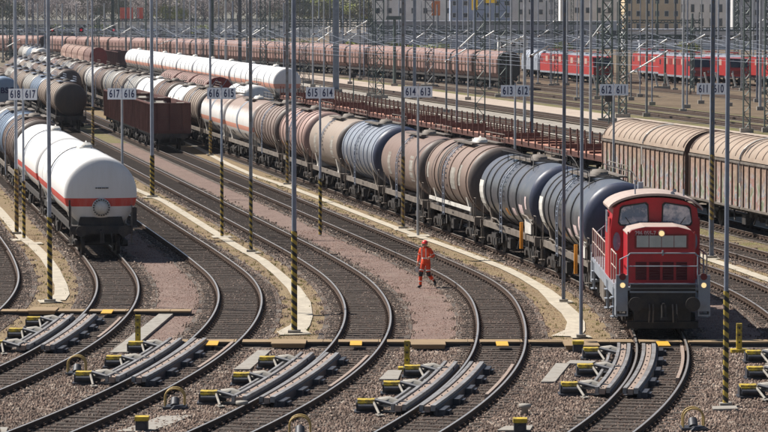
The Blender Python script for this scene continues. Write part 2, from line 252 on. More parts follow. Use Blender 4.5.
# ------------------------------------------------------------------ mesh builder
class MB:
    def __init__(s): s.v = []; s.f = []; s.sm = []; s.mi = []; s.m = 0
    def add(s, vs, fs, smooth=False):
        o = len(s.v); s.v += [tuple(p) for p in vs]
        for f in fs: s.f.append(tuple(o + i for i in f)); s.sm.append(smooth); s.mi.append(s.m)
        return s
    def box(s, c, d, rz=0.0, ry=0.0, rx=0.0, taper=1.0):
        x, y, z = d[0] / 2, d[1] / 2, d[2] / 2
        P = [Vector((sx * x * (taper if sz > 0 else 1), sy * y * (taper if sz > 0 else 1), sz * z)) for sx in (-1, 1) for sy in (-1, 1) for sz in (-1, 1)]
        if rz or ry or rx:
            R = Matrix.Rotation(rz, 3, 'Z') @ Matrix.Rotation(ry, 3, 'Y') @ Matrix.Rotation(rx, 3, 'X'); P = [R @ p for p in P]
        P = [p + Vector(c) for p in P]
        return s.add(P, [(0, 1, 3, 2), (4, 6, 7, 5), (0, 4, 5, 1), (2, 3, 7, 6), (0, 2, 6, 4), (1, 5, 7, 3)])
    def tube(s, a, b, r, n=8, r2=None, smooth=True, caps=True):
        a = Vector(a); b = Vector(b); r2 = r if r2 is None else r2
        d = (b - a).normalized(); u = d.orthogonal().normalized(); v = d.cross(u)
        P = []
        for i in range(n):
            t = 2 * math.pi * (i + .5) / n; k = u * math.cos(t) + v * math.sin(t); P.append(a + k * r); P.append(b + k * r2)
        s.add(P, [(2 * i, 2 * ((i + 1) % n), 2 * ((i + 1) % n) + 1, 2 * i + 1) for i in range(n)], smooth and n > 5)
        if caps:
            s.add(P, [tuple(2 * i for i in range(n))[::-1], tuple(2 * i + 1 for i in range(n))])
        return s
    def path(s, pts, r, n=6):
        for a, b in zip(pts, pts[1:]): s.tube(a, b, r, n)
        return s
    def lathe(s, prof, c=(0, 0, 0), axis='x', n=32, sz=1.0):
        """prof: (along, radius) pairs; closed where the radius is 0"""
        P = []; F = []
        for (x, r) in prof:
            for i in range(n):
                t = 2 * math.pi * i / n; a, b = r * math.cos(t), r * math.sin(t) * sz
                P.append((c[0] + x, c[1] + a, c[2] + b) if axis == 'x' else ((c[0] + a, c[1] + x, c[2] + b) if axis == 'y' else (c[0] + a, c[1] + b, c[2] + x)))
        for k in range(len(prof) - 1):
            for i in range(n):
                j = (i + 1) % n; q = (k * n + i, k * n + j, (k + 1) * n + j, (k + 1) * n + i)
                F.append(q[::-1] if axis in 'xz' else q)
        if axis == 'z': F = [f[::-1] for f in F]
        return s.add(P, F, True)
    def prism(s, pts, y0, y1, axis='x'):
        """outline pts (p,q) extruded along an axis: x -> (y,z) outline, y -> (x,z) outline, z -> (x,y)"""
        mk = {'x': lambda p, t: (t, p[0], p[1]), 'y': lambda p, t: (p[0], t, p[1]), 'z': lambda p, t: (p[0], p[1], t)}[axis]
        n = len(pts); P = [mk(p, y0) for p in pts] + [mk(p, y1) for p in pts]
        return s.add(P, [(i, (i + 1) % n, n + (i + 1) % n, n + i) for i in range(n)] + [tuple(range(n))[::-1], tuple(range(n, 2 * n))])
    def mesh(s, name, mats, fix=True):
        me = bpy.data.meshes.new(name); me.from_pydata(s.v, [], s.f)
        for m in (mats if isinstance(mats, (list, tuple)) else [mats]): me.materials.append(m)
        me.polygons.foreach_set('use_smooth', s.sm); me.polygons.foreach_set('material_index', s.mi); me.update()
        if fix:
            import bmesh
            bm = bmesh.new(); bm.from_mesh(me); bmesh.ops.recalc_face_normals(bm, faces=bm.faces); bm.to_mesh(me); bm.free()
        return me
    def build(s, name, mats, parent=None, fix=True):
        if isinstance(mats, str): mats = M[mats]
        elif isinstance(mats, (list, tuple)): mats = [M[m] if isinstance(m, str) else m for m in mats]
        o = bpy.data.objects.new(name, s.mesh(name, mats, fix)); C.objects.link(o)
        if parent: o.parent = parent
        return o

def tag(o, label=None, cat=None, group=None, kind=None):
    if label: o['label'] = label
    if cat: o['category'] = cat
    if group: o['group'] = group
    if kind: o['kind'] = kind
    return o
def empty(name, label=None, cat=None, group=None, loc=(0, 0, 0), rz=0.0):
    o = bpy.data.objects.new(name, None); C.objects.link(o); o.location = loc; o.rotation_euler = (0, 0, rz); o.empty_display_size = .3
    return tag(o, label, cat, group)
KIDS = {}
def index_kids():
    KIDS.clear()
    for o in bpy.data.objects:
        if o.parent: KIDS.setdefault(o.parent.name, []).append(o)
def copy_tree(root, label=None, loc=None, rz=None, group=None, mats=None):
    """a copy of a thing with copies of its parts and sub-parts; mats = {part name: material} repaints that part of the copy"""
    def rec(o, par):
        c = o.copy(); C.objects.link(c)
        if par is not None: c.parent = par
        if mats:
            base = o.name.split('.')[0]
            if base in mats and c.data:
                c.data = o.data.copy(); c.data.materials[0] = M[mats[base]] if isinstance(mats[base], str) else mats[base]
        for ch in list(o.children): rec(ch, c)
        return c
    r = rec(root, None)
    if loc is not None: r.location = loc
    if rz is not None: r.rotation_euler = (0, 0, rz)
    if label: r['label'] = label
    if group: r['group'] = group
    return r
ORD = ['first', 'second', 'third', 'fourth', 'fifth', 'sixth', 'seventh', 'eighth', 'ninth', 'tenth', 'eleventh', 'twelfth', 'thirteenth', 'fourteenth', 'fifteenth', 'sixteenth', 'seventeenth', 'eighteenth', 'nineteenth', 'twentieth', 'twenty-first', 'twenty-second', 'twenty-third', 'twenty-fourth', 'twenty-fifth', 'twenty-sixth', 'twenty-seventh', 'twenty-eighth', 'twenty-ninth', 'thirtieth']

_fonts = {}
def text_part(name, txt, size, material, parent, loc, rot, bold=.0, sx=1.0, depth=.006, align='CENTER'):
    cu = bpy.data.curves.new(name, 'FONT'); cu.body = txt; cu.size = size; cu.extrude = depth; cu.offset = bold; cu.align_x = align; cu.align_y = 'CENTER'
    cu.space_character = 1.05
    t = bpy.data.objects.new(name, cu); me = bpy.data.meshes.new_from_object(t); bpy.data.objects.remove(t); bpy.data.curves.remove(cu)
    me.name = name
    o = bpy.data.objects.new(name, me); me.materials.clear(); me.materials.append(M[material]); C.objects.link(o)
    o.parent = parent; o.location = loc; o.rotation_euler = rot; o.scale = (sx, 1, 1)
    return o
RX = math.pi / 2

def W(px, py, z=0.0):
    """where the sight line through a point of the 768x432 photograph meets height z: used to read positions off the photograph"""
    r = (px - 384) / 3200.; u = (216 - py) / 3200.
    dy = math.cos(PITCH) + u * math.sin(PITCH); dz = -math.sin(PITCH) + u * math.cos(PITCH); k = (z - CAM_H) / dz
    return Vector((r * k, dy * k, z))

# ------------------------------------------------------------------ track alignment (surveyed centre lines x = f(y))
KN = (138, 124, 110, 96)
TR = {
 1: (-12.70, -.170, -.001169, -.002477, -.000043, -.000854),
 2: (-8.464, -.170, -.000746, -.003513, .00061, -.000097),
 3: (-3.997, -.170, -.001189, -.002333, -.000318, -.000323),
 4: (.41, -.170, -.00059, -.004476, .002544, -.001838),
 5: (4.979, -.170, -.000463, -.003972, .000906, -.001087),
 6: (10.15, -.170, -.001051, -.003051, .0006, -.0007),
}
def tx(t, Y):
    if t in TR: c, off = TR[t], 0
    elif t == 0: c, off = TR[1], -4.45
    elif t == -1: c, off = TR[1], -8.9
    elif t == 7: c, off = TR[6], 4.25
    elif t == 8: c, off = TR[6], 8.5
    else: c, off = TR[5], FAR[t]
    return off + c[0] + c[1] * (Y - 138) + sum(c[2 + i] * max(0, k - Y) ** 2 for i, k in enumerate(KN))
FAR = {9: 19.0, 10: 23.7, 11: 28.3, 12: 33.0, 13: 41.0, 14: 52.3, 15: 57.6, 16: 64.0, 17: 69.0}
def tslope(t, Y): return (tx(t, Y + .25) - tx(t, Y - .25)) / .5
def tpt(t, Y, off=0.0, z=0.0):
    s = tslope(t, Y); n = math.sqrt(1 + s * s)
    return (tx(t, Y) + off / n, Y - off * s / n, z)
def ysteps(y0, y1):
    """sampling along a track: fine on the curve, coarse on the straight"""
    out = []; y = y0
    while y < y1 - 1e-6:
        out.append(y); y += 1.0 if y < 142 else (8.0 if y < 250 else 40.0)
    out.append(y1); return out

def ribbon(name, fl, fr, y0, y1, z, m, label=None, kind='structure', step=None):
    ys = ysteps(y0, y1); P = []; F = []
    for y in ys:
        a = fl(y); b = fr(y); P += [(a[0], a[1], z), (b[0], b[1], z)]
    for i in range(len(ys) - 1): F.append((2 * i, 2 * i + 1, 2 * i + 3, 2 * i + 2))
    mb = MB(); mb.add(P, F); o = mb.build(name, m, fix=False); tag(o, label, kind=kind); return o

# ================================================================== GROUND
MB().add([(-1500, 20, -.30), (1500, 20, -.30), (1500, 4000, -.30), (-1500, 4000, -.30)], [(0, 1, 2, 3)]).build('ground', 'ground', fix=False)['kind'] = 'structure'
def between(t0, t1, k): return lambda Y: (lambda a, b: (a[0] * (1 - k) + b[0] * k, a[1] * (1 - k) + b[1] * k))(tpt(t0, Y), tpt(t1, Y))
def off(t, d): return lambda Y: tpt(t, Y, d)[:2]
# strips between the track pairs
for t0, m in ((-1, 'reddish'), (0, 'ochre'), (1, 'reddish'), (2, 'ochre'), (3, 'reddish'), (4, 'ochre'), (5, 'reddish'), (6, 'ochre'), (7, 'grass_strip')):
    if m == 'reddish':
        ribbon('red_grit_strip', off(t0, 1.2), off(t0 + 1, -1.2), 88, 250, -.215, m); ribbon('yard_strip', off(t0, 1.2), off(t0 + 1, -1.2), 250, 560, -.215, 'grass_strip')
    else:
        ribbon('sandy_strip', off(t0, 1.2), off(t0 + 1, -1.2), 98.4, 560, -.215, m)
# foreground ballast field in front of the cable ducts
MB().add([(-17, 60, -.205), (17, 60, -.205), (17, 97.2, -.205), (-17, 97.2, -.205)], [(0, 1, 2, 3)]).build('ballast_field', 'ballast', fix=False)['kind'] = 'structure'
for t in range(-1, 9):
    ribbon('ballast_bed', off(t, -1.45), off(t, 1.45), 60, 560, -.195, 'ballast')
    ribbon('ballast_bed', off(t, -.9), off(t, .9), 60, 560, -.189, 'ballast_in')
for t in (9, 10, 11, 12, 13, 14, 15, 16, 17):
    ribbon('ballast_bed', off(t, -1.9), off(t, 1.9), 130 if t < 16 else 384, 700, -.21, 'far_ballast' if t not in (11, 12) else 'pale_ballast')
E5 = lambda d: (lambda Y: (tx(5, Y) + d, Y))
ribbon('grass_strip', E5(20.9), E5(21.8), 130, 700, -.22, 'grass_strip'); ribbon('grass_strip', E5(35.6), E5(38.4), 130, 700, -.22, 'pale_ballast')
ribbon('service_road', E5(43.4), E5(48.4), 130, 700, -.20, 'road')
ribbon('grass_verge', E5(48.6), E5(61), 130, 900, -.225, 'grass_strip')
ribbon('dry_field', E5(61.2), E5(400), 260, 1400, -.235, 'brownfield')

def px_path(name, pts, hw, z=-.182, m='path'):
    """paved footpath: a chain of surveyed centre points with half widths in metres"""
    P = []; F = []
    w3 = [W(x, y, z) for x, y in pts]
    for i, p in enumerate(w3):
        a = w3[max(0, i - 1)]; b = w3[min(len(w3) - 1, i + 1)]; d = (b - a); d.z = 0; d.normalize(); nrm = Vector((-d.y, d.x, 0))
        h = (hw[i] if isinstance(hw, (list, tuple)) else hw) * .86
        P += [p - nrm * h, p + nrm * h]
    for i in range(len(w3) - 1): F.append((2 * i, 2 * i + 1, 2 * i + 3, 2 * i + 2))
    return tag(MB().add(P, F).build(name, m, fix=False), kind='structure')
px_path('footpath', [(-16, 195), (0, 211), (11, 224), (22, 237), (34, 246), (46, 258), (54, 270), (61, 285), (62, 294), (57, 300)], [.28] * 8 + [.32, .35])
px_path('footpath', [(60, 158), (100, 173), (136, 189.5), (164, 201), (190, 217), (214, 232), (240, 248), (262, 260), (280, 275), (294, 288), (303, 302), (304, 316), (300, 325), (292, 331)], [.26] * 9 + [.30, .32, .34, .38, .5])
px_path('footpath', [(150, 124), (172, 134), (200, 149), (228, 164), (253, 175), (290, 187), (322, 199), (368, 217), (403, 230.5), (437, 242.5), (466, 253), (505, 268), (525, 278), (545, 290), (553, 297), (558, 302.5), (570, 313), (576, 322), (575, 330), (566, 336)], [.26] * 13 + [.30, .34, .36, .34, .34, .38, .55])
px_path('footpath', [(600, 214), (660, 240), (712, 260), (740, 269.5), (768, 279.5), (830, 300)], .30)
for px, py, a, b in ((20, 239.5, 13, 1.6), (34, 243, 12, 1.5), (222, 236.5, 14, 1.6), (251, 252, 13, 1.3), (287, 185, 12, 1.1), (404, 229, 14, 1.6), (419, 235.5, 16, 1.8), (294, 332.5, 22, 3.2), (563, 301.5, 14, 1.8), (581, 336.5, 14, 2), (711, 258, 12, 1.6), (152, 197, 12, 1.1), (50, 301, 16, 2.4)):
    a *= .8; b *= .7; p0, p1, p2, p3 = W(px - a * .8, py + b, -.176), W(px + a, py + b * .6, -.176), W(px + a * .7, py - b, -.176), W(px - a, py - b * .7, -.176)
    tag(MB().add([p0, p1, p2, p3], [(0, 1, 2, 3)]).build('paved_pad', 'path', fix=False), kind='structure')

# ================================================================== RAILWAY TRACKS
def sweep_rail(mb, t, y0, y1, o0):
    prof = [(-.036, -.006), (-.028, 0), (.028, 0), (.036, -.006), (.036, -.04), (.012, -.055), (.012, -.15), (.07, -.165), (.07, -.18), (-.07, -.18), (-.07, -.165), (-.012, -.15), (-.012, -.055), (-.036, -.04)]
    ys = ysteps(y0, y1); n = len(prof); P = []
    for y in ys:
        for (a, z) in prof: P.append(tpt(t, y, o0 + a, z))
    F = []; F2 = []
    for k in range(len(ys) - 1):
        for i in range(n):
            j = (i + 1) % n; q = (k * n + i, k * n + j, (k + 1) * n + j, (k + 1) * n + i)
            (F2 if i == 1 else F).append(q)
    base = len(mb.v)
    mb.m = 0; mb.add(P, F + [tuple(range(n))])
    o = len(mb.v) - n * len(ys); mb.m = 1
    for f in F2: mb.f.append(tuple(o + i for i in f)); mb.sm.append(False); mb.mi.append(1)
    return mb
slp = MB(); slp.m = 0; slp.box((0, 0, -.252), (2.5, .25, .17))
for s in (-1, 1):
    for d in (-1, 1):
        slp.m = 1; slp.box((s * .7525 + d * .115, 0, -.135), (.10, .16, .035)); slp.tube((s * .7525 + d * .115, 0, -.13), (s * .7525 + d * .115, 0, -.085), .024, 6)
SLP = slp.mesh('sleeper', [M['sleeper'], M['railside']])
TLAB = {0: 'curved track at the far left edge of the picture, left of the pale path', 1: 'curved track that the white gas wagon with the red stripe stands on', 2: 'empty curved track between the red grit and the path right of the white gas wagon',
        3: 'empty curved track left of the walking worker, right of the thick striped lamp pole', 4: 'empty curved track directly behind the walking worker in orange', 5: 'track the red shunting locomotive and long tank train stand on',
        6: 'curved track right of the locomotive leading into the last rail brake', 7: 'straight empty track between the right footpath and the tan vans', 8: 'track under the tan round-roofed vans'}
for t in range(-1, 9):
    if t == -1: continue
    tr = empty('railway_track', TLAB[t], 'railway track', 'sorting sidings')
    for s in (-1, 1): sweep_rail(MB(), t, 62, 600, s * .7525).build('rail', ['railside', 'railhead'], tr, fix=True)
    y = 68.0 if t < 6 else 82.0; k = 0; far = MB()
    y = y + .13 * t
    while y < 400:
        x0, y0, _ = tpt(t, y); a = math.atan(tslope(t, y)); jit = rnd.uniform(-.02, .02)
        if y > 74 and k < 100:
            o = bpy.data.objects.new('sleeper', SLP); C.objects.link(o); o.parent = tr; o.location = (x0, y0, rnd.uniform(-.008, .004)); o.rotation_euler = (0, 0, -a + jit * .3); k += 1
        elif y > 74:
            far.m = 0; far.box((x0, y0, -.235), (2.5, .26, .17), rz=-a)
            if y < 190:
                for s in (-1, 1):
                    far.m = 1; far.box(tpt(t, y, s * .7525, -.13), (.30, .14, .07), rz=-a)
        y += .62
    o = far.build('sleeper', [M['sleeper'], M['railside']], tr); o['kind'] = 'stuff'
for t, lab in ((9, 'track carrying the red stake wagons and the far white gas train'), (10, 'worn track just beyond the red stake wagons'), (11, 'second track beyond the red stake wagons, on pale ballast'), (12, 'third track beyond the red stake wagons, next to a pale strip'), (13, 'single track just before the pale service road'), (16, 'first track beyond the hopper row'), (17, 'second track beyond the hopper row'),
               (14, 'track between the pale service road and the hopper row'), (15, 'track running under the right end of the hopper row')):
    tr = empty('railway_track', lab, 'railway track', 'through tracks beyond the sidings')
    for s in (-1, 1): sweep_rail(MB(), t, 130 if t < 16 else 384, 700, s * .7525).build('rail', ['railside', 'railhead'], tr)
    far = MB(); y = 160 if t < 16 else 385
    while y < 460: far.box((tx(t, y), y, -.25), (2.6, .28, .14), rz=.17); y += .65
    o = far.build('sleeper', 'sleeper', tr); o['kind'] = 'stuff'

# loose stones (a few centimetres each) over beds and the foreground field
def stones(name, seed, y0, y1, dens, smin, smax, mask, label, material='stone'):
    rs = np.random.RandomState(seed); X0, X1 = -.125, .125
    area = (y1 - y0) * (X1 - X0) * (y0 + y1) / 2; n = int(area * dens)
    y = np.sqrt(rs.rand(n) * (y1 ** 2 - y0 ** 2) + y0 ** 2); x = (X0 + (X1 - X0) * rs.rand(n)) * y
    keep, zb = mask(x, y, rs); x = x[keep]; y = y[keep]; zb = zb[keep]; n = len(x)
    s = smin + (smax - smin) * rs.rand(n) ** 1.7; a = rs.rand(n) * 6.283
    base = np.array([(-1, -1), (1, -1), (1, 1), (-1, 1)], float)
    V = np.zeros((n, 8, 3)); h = s * (.55 + .6 * rs.rand(n))
    for i in range(4):
        for lv in (0, 1):
            k = (.62 if lv == 0 else .38) * (1 + .5 * (rs.rand(n) - .5)); bx = base[i, 0] * k * s * (1 + .4 * (rs.rand(n) - .5)); by = base[i, 1] * k * s * (1 + .4 * (rs.rand(n) - .5))
            V[:, i + 4 * lv, 0] = x + bx * np.cos(a) - by * np.sin(a); V[:, i + 4 * lv, 1] = y + bx * np.sin(a) + by * np.cos(a)
            V[:, i + 4 * lv, 2] = zb + (-.01 if lv == 0 else h * (1 + .5 * (rs.rand(n) - .5)))
    Fq = np.array([(4, 5, 6, 7), (0, 1, 5, 4), (1, 2, 6, 5), (2, 3, 7, 6), (3, 0, 4, 7)])
    idx = (np.arange(n)[:, None, None] * 8 + Fq[None]).reshape(-1)
    me = bpy.data.meshes.new(name); me.vertices.add(n * 8); me.vertices.foreach_set('co', V.reshape(-1))
    me.loops.add(len(idx)); me.loops.foreach_set('vertex_index', idx.astype(np.int32)); me.polygons.add(n * 5)
    me.polygons.foreach_set('loop_start', np.arange(n * 5, dtype=np.int32) * 4)
    try: me.polygons.foreach_set('loop_total', np.full(n * 5, 4, dtype=np.int32))
    except Exception: pass
    me.update(calc_edges=True); me.validate(); me.materials.append(M[material])
    o = bpy.data.objects.new(name, me); C.objects.link(o); tag(o, label, 'gravel', kind='stuff'); return o
def txv(t, Y):
    if t in TR: c, o = TR[t], 0
    elif t == 0: c, o = TR[1], -4.45
    elif t == -1: c, o = TR[1], -8.9
    elif t == 7: c, o = TR[6], 4.25
    else: c, o = TR[6], 8.5
    return o + c[0] + c[1] * (Y - 138) + sum(c[2 + i] * np.maximum(0, k - Y) ** 2 for i, k in enumerate(KN))
def stone_mask(x, y, rs):
    d = np.full(len(x), 99.0); ti = np.zeros(len(x))
    for t in range(-1, 8):
        q = np.abs(x - txv(t, y)); m = q < d; d = np.where(m, q, d); ti = np.where(m, t, ti)
    r = rs.rand(len(x)); edge = 1.42 + .22 * np.sin(y * 1.9 + ti) * np.sin(x * 2.3)
    field = y < 96.6
    keep = np.where(field, True, (d < edge) | (r < np.exp(-(np.maximum(d - edge, 0)) * 16) * .45))
    inside = d < .70; fr = np.mod((y - 68.0 - .13 * ti) / .62 + .5, 1.0) - .5
    keep &= ~((d < 1.25) & (np.abs(fr) < .20) & (r < np.where(y < 99, .45, .08)))
    keep &= ~(inside & (r < .35)); keep &= ~(np.abs(d - .7525) < .075)
    keep &= ~((y > 96.6) & (y < 98.3))
    return keep, np.where(d < 1.3, -.205, -.205)
def outer_mask(x, y, rs):
    k, z = stone_mask(x, y, rs); d = np.full(len(x), 99.0)
    for t in range(-1, 8): d = np.minimum(d, np.abs(x - txv(t, y)))
    return k & (d > .70 + .12 * rs.rand(len(x))), z
def inner_mask(x, y, rs):
    k, z = stone_mask(x, y, rs); d = np.full(len(x), 99.0)
    for t in range(-1, 8): d = np.minimum(d, np.abs(x - txv(t, y)))
    return k & (d <= .74), z
stones('ballast_stones', 3, 72, 99, 230, .020, .056, outer_mask, 'grey and brown crushed stone ballast covering the foreground')
stones('ballast_stones', 4, 99, 128, 190, .018, .048, outer_mask, 'crushed stone along the shoulders of the curved tracks')
stones('ballast_stones', 5, 128, 185, 55, .03, .07, outer_mask, 'crushed stone along the straight tracks beside the wagons')
stones('oily_ballast', 13, 72, 99, 240, .020, .050, inner_mask, 'dark oily ballast between the rails in the foreground', 'stone_oily')
stones('oily_ballast', 14, 99, 128, 190, .020, .045, inner_mask, 'dark oily ballast between the rails of the curves', 'stone_oily')
stones('oily_ballast', 15, 128, 185, 50, .03, .06, inner_mask, 'dark oily ballast between the rails of the straight tracks', 'stone_oily')
def grit_mask(kind):
    def f(x, y, rs):
        keep = np.zeros(len(x), bool)
        for t in range(-1, 8):
            mid = (t % 2 == 1) if kind == 'red' else (t % 2 == 0)
            if not mid: continue
            keep |= (x > txv(t, y) + 1.3) & (x < (txv(t + 1, y) - 1.3))
        n = np.sin(x * 1.7 + 1) * np.sin(y * .9) + np.sin(x * 4.1) * np.sin(y * .37 + 2)
        return keep & (y > 98.5) & (rs.rand(len(x)) < .62 + .3 * n), np.full(len(x), -.216)
    return f
stones('red_grit', 8, 98.5, 150, 150, .008, .022, grit_mask('red'), 'fine reddish grit on the strips between the tracks', 'grit')
stones('sandy_grit', 9, 98.5, 150, 120, .008, .022, grit_mask('sand'), 'fine sandy grit on the strips beside the footpaths', 'grit_sand')
def tuft_mesh():
    rs = random.Random(5); mb = MB()
    for i in range(800):
        t = rs.choice([0, 2, 4, 6, 2, 4]); Y = rs.uniform(99, 200); sd = rs.choice([-1, 1]); d = rs.uniform(1.55, 1.95)
        p = tpt(t, Y, d, 0) if sd > 0 else tpt(t + 1, Y, -d, 0)
        for b in range(7):
            a = rs.uniform(0, 6.28); r = rs.uniform(0, .10); x, y = p[0] + r * math.cos(a), p[1] + r * math.sin(a); h = rs.uniform(.03, .10); w = .010
            lx, ly = rs.uniform(-.04, .04), rs.uniform(-.04, .04)
            mb.add([(x - w, y, -.215), (x + w, y, -.215), (x + lx, y + ly, -.215 + h)], [(0, 1, 2)])
    return mb
tag(tuft_mesh().build('grass_tufts', 'leaf', fix=False), 'thin yellow-green grass tufts on the sandy strips', 'grass', kind='stuff')

# ================================================================== CABLE DUCTS, SLABS, PLATES
def localise(mb, loc):
    mb.v = [(x - loc[0], y - loc[1], z - loc[2]) for x, y, z in mb.v]; return mb
def duct(y, xa, xb, label):
    loc = ((xa + xb) / 2, y, -.2); root = empty('cable_duct', label, 'cable duct', 'ochre cable ducts crossing the tracks', loc)
    localise(MB().box(((xa + xb) / 2, y, -.20), (xb - xa, .56, .22)), loc).build('trough', 'retard_dark', root)
    m = MB(); x = xa
    while x < xb - .05:
        x2 = min(xb, x + 1.24); m.box(((x + x2) / 2, y + .02, -.063), (x2 - x - .02, .74, .045), rx=rnd.uniform(-.01, .01)); x = x2
    localise(m, loc).build('lid', 'duct', root)
YB = 97.55; YA = 107.6
# segments between the tracks, cut back from the rails
def duct_row(Y, ts, x_first, x_last, names):
    xs = [x_first]
    for t in ts: xs += [tx(t, Y) - .83, tx(t, Y) - .66, tx(t, Y) + .66, tx(t, Y) + .83]
    xs.append(x_last)
    for i in range(0, len(xs), 2): duct(Y, xs[i], xs[i + 1], names[i // 2])
duct_row(YB, (2, 3, 4, 5), -6.5, 12.4, ['ochre duct end piece left of the second rail brake track', 'ochre duct between the rails of the track right of the red grit strip', 'ochre duct crossing the foot of the thick striped lamp pole', 'ochre duct between the rails left of the tall yellow post',
         'long ochre duct on the red grit behind the tall yellow post', 'ochre duct between the rails with its amber plate, front of the worker', 'ochre duct crossing the path end at the grey lamp pole beside the locomotive', 'ochre duct between the rails under the locomotive nose', 'ochre duct in the shadow right of the locomotive'])
duct_row(YA, (1,), -13.6, -6.5, ['ochre duct at the left edge behind the first rail brake', 'ochre duct between the rails in front of the white gas wagon', 'ochre duct tapering out onto the red grit right of the white gas wagon track'])
for (px, py, lab) in ((107.5, 311.5, 'amber plate on the duct in front of the white gas wagon'), (212.5, 343, 'amber plate between the rails left of the thick lamp pole'), (356, 343, 'amber plate between the rails right of the thick lamp pole'), (502, 343.5, 'amber plate between the rails in front of the worker'), (663, 343.5, 'worn amber plate under the nose of the locomotive')):
    p = W(px, py, -.02); o = MB().box((0, 0, 0), (.36, .95, .03)).build('cover_plate', 'amber'); o.location = (p.x, p.y - .12, -.018); o.rotation_euler = (math.radians(2), 0, 0); tag(o, lab, 'cover plate', 'amber cover plates between rails')
for (px, py, wpx, lab) in ((44, 309.5, 30, 'brown wooden step lid at the foot of the left striped pole'), (289, 342, 34, 'brown wooden step lid at the foot of the thick lamp pole'), (428, 343, 34, 'brown step lid right of the tall yellow post'), (581, 344, 34, 'brown step lid at the foot of the grey pole left of the locomotive')):
    p = W(px, py, -.03); o = MB().box((0, 0, 0), (wpx / 32.5, 1.35, .05)).box((0, -.60, -.06), (wpx / 32.5 - .06, .08, .1)).build('step_lid', 'duct'); o.location = (p.x, p.y - .1, -.02); tag(o, lab, 'step lid', 'step lids over the duct')
def slab(pts, lab, z=-.13):
    P = [W(x, y, z) for x, y in pts]; loc = sum((p for p in P), Vector()) / len(P)
    mb = MB(); n = len(P); mb.add([(p.x, p.y, z) for p in P] + [(p.x, p.y, z - .07) for p in P], [tuple(range(n))] + [(i, (i + 1) % n, n + (i + 1) % n, n + i) for i in range(n)])
    localise(mb, loc); o = mb.build('concrete_slab', 'slab'); o.location = loc; tag(o, lab, 'concrete slab')
slab([(110, 352), (128, 352), (175, 312), (161, 312)], 'long pale concrete slab lying slantwise on red grit beside the yellow post')
slab([(234, 369), (250, 369), (271, 350), (258, 350)], 'pale concrete slab left of the rail brake at the thick lamp pole')
slab([(379, 379), (398, 379), (402, 370), (388, 370)], 'short pale concrete slab at the foot of the tall yellow post')
slab([(541, 381.5), (555, 381.5), (570, 363), (556, 363)], 'pale concrete slab left of the rail brake nearest the locomotive')
slab([(0, 427), (2, 432), (6, 432), (8, 427)], 'tiny concrete slab in the bottom left corner')
slab([(116, 431), (150, 431), (178, 421), (192, 415), (160, 416), (140, 424)], 'broad worn slab beside the yellow hoop at lower left', -.165)
slab([(497, 430), (530, 430), (533, 425), (505, 426)], 'small pale slab with a yellow-capped box at the bottom centre')
slab([(566, 363), (590, 364), (596, 361), (570, 360)], 'thin pale slab behind the yellow caps beside the locomotive')
slab([(713, 409), (738, 408.5), (736, 405.5), (712, 406)], 'small pale slab at the foot of the big striped pole, lower right')

# ================================================================== ROLLING STOCK (local frame: +x towards the camera end, z = 0 on the rail heads)
def place_bogies(t, yf, L, over):
    """stand a rigid vehicle on its two bogies, both on the curved track"""
    a = Vector(tpt(t, yf + over)); b = Vector(tpt(t, yf + L - over)); d = a - b
    return (a + b) / 2, math.atan2(d.y, d.x)

def place_on(t, yf, L):
    """front buffers at y = yf, length L back along the track -> location of the middle and heading of +x"""
    y = yf; a = Vector(tpt(t, yf)); 
    while (Vector(tpt(t, y)) - a).length < L: y += .05
    b = Vector(tpt(t, y)); d = a - b; return (a + b) / 2, math.atan2(d.y, d.x), y

def wheelset_mb(x, r=.46):
    m = MB()
    for s in (-1, 1):
        m.tube((x, s * .69, r), (x, s * .79, r), r, 20); m.tube((x, s * .655, r - .0), (x, s * .69, r), r + .03, 20)
        m.tube((x, s * .79, r), (x, s * .81, r), r * .55, 12)
    m.tube((x, -.7, r), (x, .7, r), .08, 8); return m
def bogie(root, x, wb=1.8, name='bogie', m='black'):
    b = MB()
    for s in (-1, 1):
        b.prism([(x - wb / 2 - .35, .42), (x - wb / 2 - .30, .62), (x - wb / 2 + .2, .66), (x - .45, .50), (x - .42, .78), (x + .42, .78), (x + .45, .50), (x + wb / 2 - .2, .66), (x + wb / 2 + .30, .62), (x + wb / 2 + .35, .42), (x + wb / 2 - .15, .38), (x + .40, .28), (x - .40, .28), (x - wb / 2 + .15, .38)], s * .95, s * 1.06, 'y')
        for k in (-1, 1):
            b.tube((x + k * wb / 2, s * .85, .46), (x + k * wb / 2, s * 1.14, .46), .14, 10); b.box((x + k * .22, s * 1.03, .42), (.12, .12, .3))
        b.box((x, s * .5, .60), (.34, 1.0, .22))
    b.box((x, 0, .74), (.5, 1.2, .18))
    bo = b.build(name, m, root)
    for k in (-1, 1): wheelset_mb(x + k * wb / 2).build('wheelset', 'black', bo)
    return bo
def two_axle(root, x):
    bo = wheelset_mb(x).build('wheelset', 'black', root); b = MB()
    for s in (-1, 1): b.box((x, s * 1.0, .55), (.3, .14, .35)); b.box((x, s * 1.02, .82), (1.3, .09, .10)); b.box((x, s * 1.0, .72), (.8, .08, .07))
    b.build('spring_gear', 'black', root)
